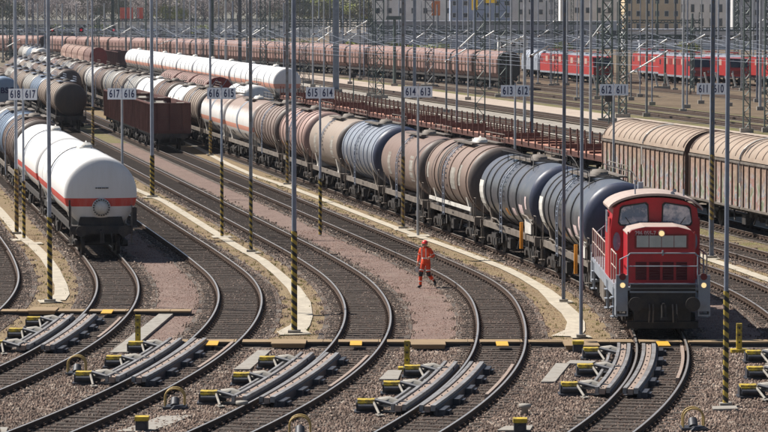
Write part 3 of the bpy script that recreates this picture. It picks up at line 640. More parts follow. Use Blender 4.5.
def buffers(root, L, m='black'):
    for k in (-1, 1):
        for s in (-1, 1):
            b = MB(); xe = k * L / 2
            b.tube((xe - k * .62, s * .875, 1.05), (xe - k * .25, s * .875, 1.05), .11, 10); b.tube((xe - k * .25, s * .875, 1.05), (xe - k * .05, s * .875, 1.05), .075, 10)
            b.tube((xe - k * .05, s * .875, 1.05), (xe, s * .875, 1.05), .225, 16); b.build('buffer', m, root)
        h = MB(); xe = k * L / 2; h.tube((xe - k * .62, 0, 1.0), (xe - k * .2, 0, 1.0), .07, 8); h.tube((xe - k * .2, -.05, 1.0), (xe - k * .15, -.05, .62), .035, 6); h.tube((xe - k * .2, .05, 1.0), (xe - k * .15, .05, .62), .035, 6)
        h.box((xe - k * .14, 0, .6), (.09, .2, .09)); h.path([(xe - k * .62, .4, .95), (xe - k * .4, .42, .6), (xe - k * .45, .44, .45)], .03, 6)
        h.build('coupling', 'black', root)
def underframe(root, L, m='frame_grey', clutter=True, wsole=.16):
    f = MB()
    for s in (-1, 1): f.box((0, s * 1.15, 1.10), (L - 1.24, .10, .24)); f.box((0, s * .45, 1.08), (L - 1.24, .12, .22))
    for k in (-1, 1): f.box((k * (L / 2 - .66), 0, 1.06), (.10, 2.6, .34)); f.box((k * (L / 2 - 1.6), 0, 1.16), (1.9, 2.3, .06))
    n = int(L / 2)
    for i in range(n): f.box((-L / 2 + 1.6 + i * (L - 3.2) / (n - 1), 0, 1.06), (.1, 2.28, .16))
    f.build('underframe', m, root)
    if clutter:
        c = MB(); r = random.Random(int(L * 10))
        c.tube((-.9, .3, .80), (.6, .3, .80), .19, 12); c.box((1.3, -.5, .72), (.4, .5, .35)); c.tube((-2.0, 0, .72), (-1.2, 0, .72), .14, 10)
        for s in (-1, 1):
            c.tube((-L / 2 + 2, s * .9, .80), (L / 2 - 2, s * .9, .80), .03, 6); c.box((.2, s * 1.12, .62), (.6, .22, .42)); c.tube((-1.8, s * 1.1, .95), (-1.5, s * 1.16, .5), .04, 6); c.tube((1.9, s * 1.1, .95), (1.6, s * 1.16, .48), .04, 6)
            for q in range(5): c.box((r.uniform(-L / 3, L / 3), s * 1.12, r.uniform(.7, .92)), (r.uniform(.1, .4), .12, r.uniform(.1, .3)))
        c.build('brake_gear', 'black', root)
def rail_loop(mb, pts, r=.022): mb.path(pts, r, 5)

def tank_wagon(nm, L, R, zt, shell, ribs=6, rib_m='black', rib_w=.09, twin=True, cat='tank wagon', saddle_m='frame_grey', walkway=True, ladder=True, stretchcap=.42, brake_post=None, ribpos=None, midladder=False, frame_m='frame_grey', near=True, ribr=.035, end=None):
    root = empty(nm); H = L / 2 - .72; zc = zt - R; root['category'] = cat
    prof = [(-H, 0)]
    for i in range(1, 8):
        a = math.pi / 2 * i / 7; prof.append((-H + stretchcap * (1 - math.cos(a)), R * math.sin(a) if i < 7 else R))
    prof[1] = (prof[1][0], prof[1][1]); pr2 = [(-x, r) for x, r in prof[::-1]]
    n = 48 if near else 28
    MB().lathe([prof[-1], (0, R), pr2[0]], (0, 0, zc), 'x', n).build('tank', shell, root)
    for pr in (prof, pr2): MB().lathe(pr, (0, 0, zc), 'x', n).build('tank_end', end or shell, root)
    xs = ribpos if ribpos is not None else [(-H + stretchcap + .35) + i * (2 * H - 2 * stretchcap - .7) / max(1, ribs - 1) for i in range(ribs)]
    rj = random.Random(int(L * 7 + R * 100 + len(xs)))
    for x in xs:
        x += rj.uniform(-.10, .10) if len(xs) > 1 else 0; rw0 = rib_w; rib_w = rw0 * rj.uniform(.6, 1.15) if len(xs) > 1 else rw0
        MB().lathe([(x - rib_w / 2, R - .005), (x - rib_w / 2, R + ribr), (x + rib_w / 2, R + ribr), (x + rib_w / 2, R - .005)], (0, 0, zc), 'x', n).build('band', rib_m, root); rib_w = rw0
    for k in (-1, 1):
        sd = MB(); x = k * (L / 2 - 2.35)
        pts = [(-1.12, 1.2), (1.12, 1.2)] + [(R * 1.005 * math.sin(a), zc - R * 1.005 * math.cos(a)) for a in (math.radians(d) for d in (62, 40, 20, 0, -20, -40, -62))]
        sd.prism(pts, x - .13, x + .13, 'x')
        for s in (-1, 1): sd.box((x, s * 1.12, 1.45), (.5, .06, .6), taper=.6)
        sd.build('saddle', saddle_m, root)
    underframe(root, L, frame_m)
    if L > 13.5 or twin:
        for k in (-1, 1): bogie(root, k * (L / 2 - 2.35))
    else:
        for k in (-1, 1): two_axle(root, k * (L / 2 - 2.2))
    buffers(root, L)
    d = MB(); d.lathe([(zt - .12, .34), (zt + .14, .34), (zt + .14, .30), (zt + .22, .26), (zt + .24, 0)], (0.25, 0, 0), 'z', 16)
    d.box((-.1, 0, zt + .0), (1.5, .5, .06)); d.tube((-.45, .1, zt - .1), (-.45, .1, zt + .2), .07, 8); d.tube((-.75, -.1, zt - .1), (-.75, -.1, zt + .16), .06, 8); d.path([(-.45, .1, zt + .18), (-.2, .1, zt + .26), (0, .1, zt + .22)], .035, 6)
    d.build('manhole_dome', saddle_m, root)
    if walkway:
        wk = MB()
        for s in (-1, 1): wk.box((0, s * .55, zt + .05), (L * .34, .30, .03)); 
        for i in range(5): wk.box((-L * .16 + i * L * .08, 0, zt + .02), (.05, 1.4, .04))
        for s in (-1, 1):
            wk.box((0, s * .72, zt + .02), (L * .34, .03, .06))
        for s in (1,):
            X = L * .17
            for x in (-X, -X / 3, X / 3, X): wk.tube((x, s * .74, zt), (x, s * .74, zt + .42), .018, 5)
            wk.tube((-X, s * .74, zt + .42), (X, s * .74, zt + .42), .018, 5); wk.tube((-X, s * .74, zt + .22), (X, s * .74, zt + .22), .014, 5)
        wk.build('walkway', 'steel_dark' if saddle_m == 'black' else 'frame_grey', root)
    if ladder:
        for s in (-1, 1):
            ld = MB(); x0 = -.1
            def arc(a, rr=R + .10): return (rr * math.sin(a) * s, zc + rr * math.cos(a))
            for dx in (-.2, .2):
                pts = [(x0 + dx, *arc(math.radians(g))) for g in (22, 40, 58, 76, 92)] + [(x0 + dx, s * (R + .08), 1.0)]
                ld.path(pts, .022, 5)
            for g in range(24, 92, 7): ld.box((x0, *arc(math.radians(g))), (.4, .03, .03))
            z = 1.1
            while z < zc: ld.box((x0, s * (R + .08), z), (.4, .03, .03)); z += .28
            ld.build('ladder', 'steel_dark', root)
    for k in (-1, 1):
        xe = k * (L / 2 - .62)
        for s in (-1, 1):
            e = MB(); e.path([(xe, s * 1.25, 1.15), (xe, s * 1.25, 2.05), (xe - k * .45, s * 1.25, 2.05), (xe - k * .45, s * 1.25, 1.15)], .02, 5); e.path([(xe, s * 1.25, 1.0), (xe, s * 1.25, .45), (xe - k * .35, s * 1.25, .45), (xe - k * .35, s * 1.25, 1.0)], .02, 5); e.box((xe - k * .17, s * 1.25, .46), (.36, .2, .03))
            e.build('handrail', 'frame_grey', root)
    if brake_post:
        MB().box((L / 2 - 2.9, -1.36, 1.15), (.10, .12, 1.05)).build('brake_post', brake_post, root)
    return root

def plates(root, specs):
    """painted label panels on a tank's left (camera-side, -y) flank: (x, z, w, h, material, R, zc)"""
    for (x, z, w, h, m, R, zc) in specs:
        mb = MB(); n = 4; P = []; F = []
        for i in range(n + 1):
            zz = z - h / 2 + h * i / n; a = math.asin(max(-1, min(1, (zz - zc) / R))); rr = R + .006
            for xx in (x - w / 2, x + w / 2): P.append((xx, -rr * math.cos(a), zc + rr * math.sin(a)))
        for i in range(n): F.append((2 * i, 2 * i + 1, 2 * i + 3, 2 * i + 2))
        mb.add(P, F).build('label_panel', m, root, fix=False)

SH = {
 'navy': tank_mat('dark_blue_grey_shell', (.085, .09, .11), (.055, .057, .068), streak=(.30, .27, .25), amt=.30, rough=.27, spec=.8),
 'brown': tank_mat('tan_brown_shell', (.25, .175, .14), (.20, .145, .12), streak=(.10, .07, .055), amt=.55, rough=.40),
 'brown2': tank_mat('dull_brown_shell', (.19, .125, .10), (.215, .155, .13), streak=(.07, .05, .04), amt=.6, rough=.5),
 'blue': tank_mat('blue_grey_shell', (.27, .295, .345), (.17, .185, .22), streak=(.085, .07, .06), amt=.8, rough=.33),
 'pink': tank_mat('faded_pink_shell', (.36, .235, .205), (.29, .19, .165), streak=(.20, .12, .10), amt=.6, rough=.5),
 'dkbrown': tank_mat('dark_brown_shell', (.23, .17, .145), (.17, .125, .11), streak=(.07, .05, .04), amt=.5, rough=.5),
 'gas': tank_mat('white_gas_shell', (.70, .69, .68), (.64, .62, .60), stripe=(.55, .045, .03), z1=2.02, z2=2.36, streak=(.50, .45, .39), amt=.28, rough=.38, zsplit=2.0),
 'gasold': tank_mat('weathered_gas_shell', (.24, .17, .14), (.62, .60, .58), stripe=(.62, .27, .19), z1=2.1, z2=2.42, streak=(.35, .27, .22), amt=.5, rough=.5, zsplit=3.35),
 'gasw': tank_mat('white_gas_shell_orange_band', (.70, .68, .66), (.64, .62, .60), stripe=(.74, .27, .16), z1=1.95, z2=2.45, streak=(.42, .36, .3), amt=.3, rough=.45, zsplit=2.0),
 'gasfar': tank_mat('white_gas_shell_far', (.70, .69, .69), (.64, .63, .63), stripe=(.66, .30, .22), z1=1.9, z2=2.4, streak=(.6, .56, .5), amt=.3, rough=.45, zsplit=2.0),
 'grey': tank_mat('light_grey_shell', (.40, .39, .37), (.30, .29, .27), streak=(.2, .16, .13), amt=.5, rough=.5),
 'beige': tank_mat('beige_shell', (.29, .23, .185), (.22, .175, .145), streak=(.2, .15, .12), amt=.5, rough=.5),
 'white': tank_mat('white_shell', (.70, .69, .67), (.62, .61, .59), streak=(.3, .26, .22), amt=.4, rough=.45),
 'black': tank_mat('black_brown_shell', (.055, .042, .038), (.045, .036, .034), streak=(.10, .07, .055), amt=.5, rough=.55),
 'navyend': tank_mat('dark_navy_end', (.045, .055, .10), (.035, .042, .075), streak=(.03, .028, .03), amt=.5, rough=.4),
 'dkend': tank_mat('dark_brown_end', (.09, .07, .062), (.075, .058, .052), streak=(.16, .12, .10), amt=.35, rough=.5),  # dark brown for end caps, darker than the shells
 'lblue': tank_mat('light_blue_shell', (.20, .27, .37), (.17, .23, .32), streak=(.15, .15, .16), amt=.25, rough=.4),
}
# ---- the long tank train behind the locomotive
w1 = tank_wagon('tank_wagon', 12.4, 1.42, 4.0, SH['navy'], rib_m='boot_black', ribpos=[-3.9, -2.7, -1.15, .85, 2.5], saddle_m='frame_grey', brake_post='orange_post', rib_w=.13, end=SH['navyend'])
plates(w1, [(-4.75, 2.45, .8, 1.0, 'white_part', 1.42, 2.58), (3.3, 2.2, .7, .35, 'text_grey', 1.42, 2.58), (-4.85, 1.75, .5, .35, 'white_part', 1.42, 2.58)])
MB().box((4.0, -1.22, 1.55), (1.2, .06, .55)).box((4.0, -1.2, 1.9), (.8, .04, .2)).build('saddle_panel', 'white_part', w1)
g = MB(); g.path([(3.2, -1.2, 1.9), (3.6, -1.4, 2.02), (4.6, -1.4, 1.98), (5.2, -1.3, 1.7)], .035, 6); g.path([(-2.6, -1.25, 1.3), (-2.2, -1.45, 1.5), (-1.2, -1.45, 1.5), (-.8, -1.3, 1.2)], .035, 6)
g.build('hose_pipe', 'frame_grey', w1)
hr = MB()
for s in (-1, 1):
    hr.path([(-3.6, s * .75, 4.0), (-3.4, s * .8, 4.25), (2.6, s * .8, 4.25), (3.2, s * .85, 4.05), (3.6, s * .95, 3.72)], .018, 5)
    for x in (-2.2, -1, .2, 1.4, 2.4): hr.tube((x, s * .78, 3.85), (x, s * .8, 4.25), .015, 5)
hr.build('top_handrail', 'black', w1)
trn = [w1]
plates(w1, [(1.7, 2.0, .6, .3, 'text_grey', 1.42, 2.58), (4.3, 2.5, .25, .5, 'text_grey', 1.42, 2.58), (0.1, 1.9, .4, .3, 'orange_post', 1.42, 2.58)])
p, a, y = place_on(5, 111.7, 12.4); w1.location = p; w1.rotation_euler = (0, 0, a)
tag(w1, 'near-black blue-grey tank wagon with black bands coupled directly behind the red locomotive', group='wagons of the long tank train')
p, a, y = place_on(5, y, 12.4); copy_tree(w1, 'near-black blue-grey tank wagon with black bands, second behind the red locomotive', p, a)
def train_wagon(proto, t, y, L, label, group, mats=None, first=False):
    p, a, y2 = place_on(t, y, L)
    if first:
        proto.location = p; proto.rotation_euler = (0, 0, a); tag(proto, label, group=group); return proto, y2
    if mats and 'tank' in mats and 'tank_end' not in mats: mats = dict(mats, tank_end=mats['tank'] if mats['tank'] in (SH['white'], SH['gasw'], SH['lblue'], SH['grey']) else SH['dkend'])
    return copy_tree(proto, label, p, a, group, mats), y2
GT = 'wagons of the long tank train'
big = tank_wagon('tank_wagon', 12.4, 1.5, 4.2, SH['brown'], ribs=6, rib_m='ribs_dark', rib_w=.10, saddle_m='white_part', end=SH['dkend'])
plates(big, [(1.5, 2.7, 1.0, .95, 'slab', 1.5, 2.7), (2.9, 2.9, .7, .9, 'slab', 1.5, 2.7), (-4.6, 2.8, .7, .7, 'slab', 1.5, 2.7)])
k = MB(); k.lathe([(-1.55, 1.56), (-1.5, 1.6), (-1.4, 1.6), (-1.35, 1.56)], (0, 0, 2.7), 'x', 40); k.build('pipe_hoop', 'black', big)
k = MB(); k.box((0, -1.32, 1.52), (9.8, .05, .16)); k.box((0, 1.32, 1.52), (9.8, .05, .16)); k.build('side_rail', 'white_part', big)
_, y = train_wagon(big, 5, y, 12.4, 'tan-brown ribbed tank wagon with pale label panels, third behind the locomotive', GT, first=True)
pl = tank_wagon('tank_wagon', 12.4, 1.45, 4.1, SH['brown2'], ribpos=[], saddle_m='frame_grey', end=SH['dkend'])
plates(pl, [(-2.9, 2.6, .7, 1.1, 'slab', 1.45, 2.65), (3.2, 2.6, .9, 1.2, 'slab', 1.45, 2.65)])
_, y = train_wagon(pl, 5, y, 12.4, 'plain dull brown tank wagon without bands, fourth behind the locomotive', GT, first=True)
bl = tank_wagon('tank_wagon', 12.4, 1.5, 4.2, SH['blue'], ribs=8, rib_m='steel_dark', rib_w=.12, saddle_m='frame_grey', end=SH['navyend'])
plates(bl, [(4.3, 2.1, .7, .5, 'slab', 1.5, 2.7), (3.2, 1.9, .5, .28, 'text_black', 1.5, 2.7), (-3.6, 2.2, .6, .4, 'slab', 1.5, 2.7), (-4.6, 2.0, .4, .3, 'orange_post', 1.5, 2.7)])
_, y = train_wagon(bl, 5, y, 12.4, 'blue-grey tank wagon with many dark ribs, fifth behind the locomotive', GT, first=True)
_, y = train_wagon(pl, 5, y, 12.4, 'brown tank wagon with a pale label panel, sixth behind the locomotive', GT, {'tank': SH['beige'], 'saddle': 'white_part'})
_, y = train_wagon(bl, 5, y, 12.4, 'faded pink tank wagon with dark ribs, seventh behind the locomotive', GT, {'tank': SH['pink'], 'band': 'ribs_dark', 'tank_end': SH['pink']})
_, y = train_wagon(bl, 5, y, 12.4, 'dark brown ribbed tank wagon, eighth behind the locomotive', GT, {'tank': SH['dkbrown'], 'band': 'ribs_dark', 'tank_end': SH['dkend']})
gm = tank_wagon('gas_tank_wagon', 15.6, 1.47, 4.1, SH['gasold'], ribpos=[-.1], rib_m='gas_band', rib_w=.8, ladder=False, near=True, walkway=True, ribr=.012, saddle_m='white_part')
plates(gm, [(3.0, 1.75, .9, .3, 'text_black', 1.47, 2.63), (5.2, 1.8, .5, .35, 'orange_post', 1.47, 2.63), (-4.0, 1.75, .8, .28, 'text_black', 1.47, 2.63)])
_, y = train_wagon(gm, 5, y, 15.6, 'white gas tank wagon with brown crown and orange band, ninth behind the locomotive', GT, first=True)
_, y = train_wagon(gm, 5, y, 15.6, 'white gas tank wagon with brown crown and orange band, tenth behind the locomotive', GT)
_, y = train_wagon(bl, 5, y, 12.4, 'beige-brown ribbed tank wagon, eleventh behind the locomotive', GT, {'tank': SH['beige'], 'band': 'ribs_dark'})
_, y = train_wagon(pl, 5, y, 12.4, 'plain white tank wagon, twelfth behind the locomotive', GT, {'tank': SH['white']})
_, y = train_wagon(bl, 5, y, 12.4, 'brown ribbed tank wagon next to the white and orange one, thirteenth behind the locomotive', GT, {'tank': SH['brown2'], 'band': 'ribs_dark'})
_, y = train_wagon(gm, 5, y, 15.6, 'all-white gas tank wagon with orange band behind the brown open wagons', GT, {'tank': SH['gasw']})
for i, (c, s) in enumerate((('grey', 'light grey'), ('beige', 'beige'), ('grey', 'light grey'), ('dkbrown', 'dark brown'), ('white', 'white'), ('beige', 'beige'), ('brown2', 'brown'), ('grey', 'grey'), ('beige', 'beige'), ('pink', 'pinkish'), ('grey', 'grey'), ('white', 'white'), ('beige', 'beige'), ('dkbrown', 'dark brown'))):
    _, y = train_wagon(bl, 5, y, 12.4, f'{s} ribbed tank wagon, {ORD[14 + i]} behind the locomotive, far left', GT, {'tank': SH[c], 'band': 'ribs_dark'})

# ---- white gas wagons on the left
gw = tank_wagon('gas_tank_wagon', 20.6, 1.5, 4.05, SH['gas'], ribpos=[-.2], rib_m='gas_pale', rib_w=.9, ladder=False, walkway=False, ribr=.012, saddle_m='white_part', stretchcap=.36, frame_m='black')
MB().lathe([(-.80, 1.5), (-.80, 1.54), (-.72, 1.54), (-.72, 1.5)], (0, 0, 2.55), 'x', 40).build('strap', 'black', gw)
fl = MB(); fl.lathe([(9.40, 0), (9.72, 0), (9.72, .24), (9.66, .25), (9.66, .38), (9.55, .38), (9.55, .30), (9.3, .30)][1:], (0, -.0, 1.98), 'x', 24); fo = fl.build('inspection_hatch', 'white_part', gw)
bt = MB()
for i in range(20):
    q = 2 * math.pi * i / 20; bt.tube((9.66, .325 * math.cos(q), 1.98 + .325 * math.sin(q)), (9.70, .325 * math.cos(q), 1.98 + .325 * math.sin(q)), .032, 6)
bt.build('bolt_ring', 'black', fo)
tw = MB(); tw.m = 0
for i, (dx, ww) in enumerate(((-.2, .07), (-.11, .06), (-.03, .08), (.07, .06), (.14, .05), (.24, .12))): tw.box((9.60, dx, 2.78), (.02, ww, .045))
tw.build('number_stencil', 'text_black', gw)
bb = MB(); bb.box((9.35, 0, 1.42), (.3, 1.9, .34), taper=.9); bb.prism([(-.9, 1.15), (.9, 1.15), (.7, 1.6), (.3, 1.5), (-.3, 1.5), (-.7, 1.6)], 9.1, 9.5, 'x'); bb.build('end_cradle', 'black', gw)
pp = MB(); pp.box((9.6, -1.3, 1.75), (.06, .07, 1.1)); pp.box((9.6, 1.35, 1.6), (.10, .22, .75)); pp.build('end_post', 'black', gw)
GG = 'white gas wagons on the left siding'
_, y = train_wagon(gw, 1, 130.6, 20.6, 'white gas tank wagon showing its red-striped end with round hatch, nearest on the left', GG, first=True)
cl = copy_tree(gw, 'white gas wagon with red stripe, second of the left train, partly behind lamp poles'); cl['group'] = GG
p, a, y = place_on(1, y, 20.6); cl.location = p; cl.rotation_euler = (0, 0, a)
GL = 'tank wagons behind the white gas wagons on the left'
for c, s, b in (('dkbrown', 'dark brown ribbed tank wagon just behind the white gas wagons at the left edge', 'ribs_dark'), ('lblue', 'blue tank wagon at the left edge behind the dark brown one', 'steel_dark'), ('grey', 'grey ribbed tank wagon at the left edge behind the blue one', 'ribs_dark')):
    _, y = train_wagon(bl, 1, y, 12.4, s, GL, {'tank': SH[c], 'band': b})
bs = copy_tree(pl, 'light blue tank wagon with dark lettering cut by the left edge, beside the 618 sign', group='tank wagons on the empty siding', mats={'tank': SH['lblue'], 'tank_end': SH['lblue']})
p, a, y = place_on(2, 291, 12.4); bs.location = p; bs.rotation_euler = (0, 0, a)
text_part('lettering', 'BSC', .72, 'navy', bs, (5.52, .28, 2.85), (RX, 0, RX), bold=.02)
for i, (c, s) in enumerate((('beige', 'beige'), ('brown2', 'brown'))):
    _, y = train_wagon(bl, 2, y, 12.4, f'{s} ribbed tank wagon behind the light blue lettered one, far left', 'tank wagons on the empty siding', {'tank': SH[c], 'band': 'ribs_dark'})

# ---- tank wagons on the two sidings beyond, upper left
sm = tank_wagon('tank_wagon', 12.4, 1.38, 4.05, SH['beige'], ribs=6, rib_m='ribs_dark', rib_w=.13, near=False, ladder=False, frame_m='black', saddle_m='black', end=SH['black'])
GU = 'tank wagons on the upper left sidings'
_, y = train_wagon(sm, 3, 269, 12.4, 'brown ribbed tank wagon with a dark end standing left of the brown open wagons', GU, first=True)
for i, (c, s) in enumerate((('beige', 'beige-striped'), ('lblue', 'light blue'), ('grey', 'grey'), ('beige', 'beige'), ('dkbrown', 'dark brown'), ('grey', 'grey'), ('brown2', 'brown'))):
    _, y = train_wagon(sm, 3, y, 12.4, f'{s} ribbed tank wagon, {ORD[i + 1]} in the line left of the brown open wagons', GU, {'tank': SH[c]})
_, y = train_wagon(sm, 4, 333, 12.4, 'large dark-ended tank wagon showing over the nearer brown one, beyond the open wagons', GU, {'tank': SH['dkbrown']})
for i, (c, s) in enumerate((('grey', 'grey'), ('beige', 'beige'), ('brown2', 'brown'), ('grey', 'grey'), ('beige', 'beige'), ('white', 'whitish'), ('dkbrown', 'dark brown'))):
    _, y = train_wagon(sm, 4, y, 12.4, f'{s} ribbed tank wagon, {ORD[i + 1]} in the line beyond the brown open wagons', GU, {'tank': SH[c]})

# ---- far white gas train (track 9)
gf = tank_wagon('gas_tank_wagon', 20.0, 1.5, 4.1, SH['gasfar'], ribpos=[-9.0, -4.6, 1.2, 5.6], rib_m='gas_band', rib_w=.55, ladder=False, near=False, ribr=.012, walkway=False, saddle_m='white_part', frame_m='black', stretchcap=.36)
y = 338.5
for i in range(9):
    _, y = train_wagon(gf, 9, y, 20.0, f'white gas wagon with orange stripe, {ORD[i]} from the right in the far white train', 'white gas wagons of the far train', first=(i == 0))

# ---- open brown wagons
def gondola(nm, L=14.0, top=3.4):
    root = empty(nm); root['category'] = 'open wagon'; b = MB(); H = L / 2 - .62
    b.box((0, 0, 1.28), (2 * H, 2.75, .12))
    for s in (-1, 1): b.box((0, s * 1.36, (1.3 + top) / 2), (2 * H, .06, top - 1.3)); b.box((0, s * 1.40, top), (2 * H + .1, .16, .10))
    for k in (-1, 1): b.box((k * (H - .0), 0, (1.3 + top) / 2), (.06, 2.66, top - 1.3)); b.box((k * (H + .04), 0, top + .002), (.14, 2.9, .10)); b.box((k * (H + .05), 0, 2.3), (.08, 2.72, .09)); b.box((k * (H + .05), 0, 1.42), (.10, 2.72, .16))
    b.build('body', 'gondola', root)
    n = 11
    for i in range(n):
        x = -H + .1 + i * (2 * H - .2) / (n - 1)
        for s in (-1, 1): MB().box((x, s * 1.44, (1.25 + top) / 2), (.12, .12, top - 1.25)).build('stanchion', 'gondola', root)
    for k in (-1, 1):
        for s in (-.9, 0, .9): MB().box((k * (H + .08), s, 2.35), (.10, .09, 2.0)).build('stanchion', 'gondola', root)
    underframe(root, L, 'black'); buffers(root, L)
    for k in (-1, 1): bogie(root, k * (L / 2 - 2.4))
    return root
gd = gondola('open_wagon'); y = 230.5
ld = MB()
rr = random.Random(3)
for i in range(26): ld.box((rr.uniform(-5.8, 5.8), rr.uniform(-.9, .9), 3.1 + rr.uniform(-.1, .22)), (rr.uniform(.8, 2.2), rr.uniform(.3, .7), .12), rz=rr.uniform(-.5, .5), ry=rr.uniform(-.1, .1))
ld.build('scrap_load', 'slab', gd)
for i in range(3): _, y = train_wagon(gd, 4, y, 14.0, f'brown open wagon with scrap load, {("nearest", "middle", "farthest")[i]} of the three beside the 617 616 sign', 'brown open wagons', first=(i == 0))
y = 528
for i in range(2): _, y = train_wagon(gd, 9, y, 14.0, f'small dark open wagon at the far end of the white gas train, {("right", "left")[i]} one', 'brown open wagons', mats={'body': 'gondola'})

# ---- red stake wagons (track 9)
def stake_wagon(nm, L=19.6):
    root = empty(nm); root['category'] = 'flat wagon'; H = L / 2 - .62
    b = MB(); b.box((0, 0, 1.22), (2 * H, 2.75, .14))
    b.build('deck', 'flat_deck', root)
    f = MB()
    for s in (-1, 1): f.box((0, s * 1.39, 1.12), (2 * H, .05, .34))
    for k in (-1, 1): f.box((k * (H + .03), 0, 1.36), (.08, 2.8, .44))
    f.build('sole_bars', 'oxide', root)
    for s in (-1, 1):
        for i in range(9):
            x = -H + .7 + i * (2 * H - 1.4) / 8; MB().box((x, s * 1.43, 1.72), (.11, .09, 1.1)).box((x, s * 1.43, 1.2), (.18, .12, .2)).build('stake', 'oxide', root)
    for x in (-6, -2, 2, 6): MB().box((x, 0, 1.36), (.16, 2.5, .14)).build('bolster', 'oxide', root)
    buffers(root, L)
    for k in (-1, 1): bogie(root, k * (L / 2 - 2.9))
    return root
sw = stake_wagon('stake_wagon'); y = 186
for i in range(8): _, y = train_wagon(sw, 9, y, 18.9, f'red oxide stake wagon with upright posts, {ORD[i]} from the tan vans', 'red stake wagons behind the tank train', first=(i == 0))

# ---- round-ended wagons on the tracks between (upper left)
def arch_wagon(nm, L=14.0, side='hopper', endm='dark_red', roof='hopper'):
    root = empty(nm); root['category'] = 'covered wagon'; H = L / 2 - .65
    sec = [(-1.4, 1.2), (1.4, 1.2), (1.45, 2.6)] + [(1.45 * math.cos(math.radians(d)), 2.75 + 1.5 * math.sin(math.radians(d))) for d in range(10, 171, 16)] + [(-1.45, 2.6)]
    MB().prism(sec, -H, H, 'x').build('body', side, root)
    e = MB(); e.prism([(y * .985, (z - 2.7) * .985 + 2.7) for y, z in sec], H, H + .06, 'x'); e.build('end_wall', endm, root)
    for i in range(8):
        r = MB(); x = -H + .4 + i * (2 * H - .8) / 7
        for (p, q) in zip(sec[2:], sec[3:]): r.tube((x, p[0] * 1.01, p[1]), (x, q[0] * 1.01, q[1]), .035, 4)
        r.build('rib', 'ribs_dark', root)
    underframe(root, L, 'black', clutter=False); buffers(root, L)
    for k in (-1, 1): bogie(root, k * (L / 2 - 2.4))
    return root
aw = arch_wagon('covered_wagon')
_, y = train_wagon(aw, 6, 283, 14, 'beige round-topped wagon with a dark red arched end between the tank trains', 'round-topped wagons', first=True)
for i in range(2): _, y = train_wagon(aw, 6, y, 14, f'beige round-topped wagon behind the dark red arched end, {ORD[i + 1]} in line', 'round-topped wagons')
_, y = train_wagon(aw, 8, 520, 14, 'pinkish round-topped wagon with a dark red end, far left above the tanks', 'round-topped wagons')
for i in range(4): _, y = train_wagon(aw, 8, y, 14, f'pinkish round-topped wagon far left, {ORD[i + 1]} from the dark red end', 'round-topped wagons', {'body': 'pink_side'})
_, y = train_wagon(pl, 6, 257, 12.4, 'white tank wagon with a blue lettered end just behind the 616 615 sign', 'tank wagons on the upper left sidings', {'tank': SH['white']})
for i, (c, s) in enumerate((('white', 'white'), ('lblue', 'pale blue'), ('white', 'white'), ('grey', 'grey'))):
    if i == 0: y = 530
    _, y = train_wagon(sm, 6, y, 12.4, f'small {s} tank wagon at the far left top, {ORD[i]} of the bright four', GU, {'tank': SH[c], 'band': 'ribs_dark'})

# ---- tan sliding-wall vans (track 8)
def van(nm, L=17.7):
    root = empty(nm); root['category'] = 'sliding-wall van'; H = L / 2 - .45; HW = 1.42
    b = MB()
    for s in (-1, 1): b.box((0, s * HW, 2.2), (2 * H, .06, 2.1))
    b.box((0, 0, 1.2), (2 * H, 2.75, .1)); b.build('side_wall', 'graffiti', root)
    e = MB()
    arc = [(HW * math.cos(math.radians(d)), 3.24 + 1.02 * math.sin(math.radians(d))) for d in range(0, 181, 12)]
    for k in (-1, 1): e.prism([(-HW, 1.2), (HW, 1.2)] + arc, k * (H - .05) - .03, k * (H - .05) + .03, 'x')
    e.build('end_wall', 'ribs_dark', root)
    P = []; F = []; xs = [-H, H]; arc2 = [(1.47 * math.cos(math.radians(d)), 3.24 + 1.05 * math.sin(math.radians(d))) for d in range(-4, 185, 9)]; n = len(arc2)
    for x in xs: P += [(x, p, q) for p, q in arc2]
    F = [(i, i + 1, n + i + 1, n + i) for i in range(n - 1)]
    MB().add(P, F, True).build('roof', 'van_roof', root)
    nr = 16
    for i in range(nr):
        x = -H + .25 + i * (2 * H - .5) / (nr - 1); r = MB()
        for (p, q) in zip(arc2[1:-1], arc2[2:-1]): r.tube((x, p[0] * 1.006, p[1] + .004), (x, q[0] * 1.006, q[1] + .004), .022 if i not in (0, nr - 1) else .05, 4)
        r.build('roof_rib', 'ribs_dark', root)
    r = MB()
    for (p, q) in zip(arc2[1:12], arc2[2:12]): r.tube((.35, -p[0] * 1.02, p[1] + .02), (.35, -q[0] * 1.02, q[1] + .02), .04, 5)
    r.tube((.35, -1.52, 3.2), (.35, -1.52, 2.3), .04, 5); r.build('door_pipe', 'white_part', root)
    for i in range(19):
        x = -H + .12 + i * (2 * H - .24) / 18
        for s in (-1, 1): MB().box((x, s * (HW + .05), 2.2), (.07, .07, 2.02)).build('side_post', 'ribs_dark', root)
    t = MB()
    for s in (-1, 1):
        t.box((0, s * (HW + .06), 3.22), (2 * H, .07, .10)); t.box((0, s * (HW + .05), 1.17), (2 * H, .09, .10))
    t.build('wall_trim', 'frame_grey', root)
    underframe(root, L, 'black'); buffers(root, L)
    for k in (-1, 1): two_axle(root, k * (L / 2 - 3.6))
    return root
vn = van('sliding_wall_van'); y = 118.6
for i, lab in enumerate(('tan round-roofed van with graffiti cut off by the right edge of the picture', 'tan round-roofed van with graffiti, right of the gap behind the striped pole', 'tan round-roofed graffiti van at the left end of the van row, above the locomotive')):
    _, y = train_wagon(vn, 8, y, 17.75, lab, 'tan sliding-wall vans', first=(i == 0))

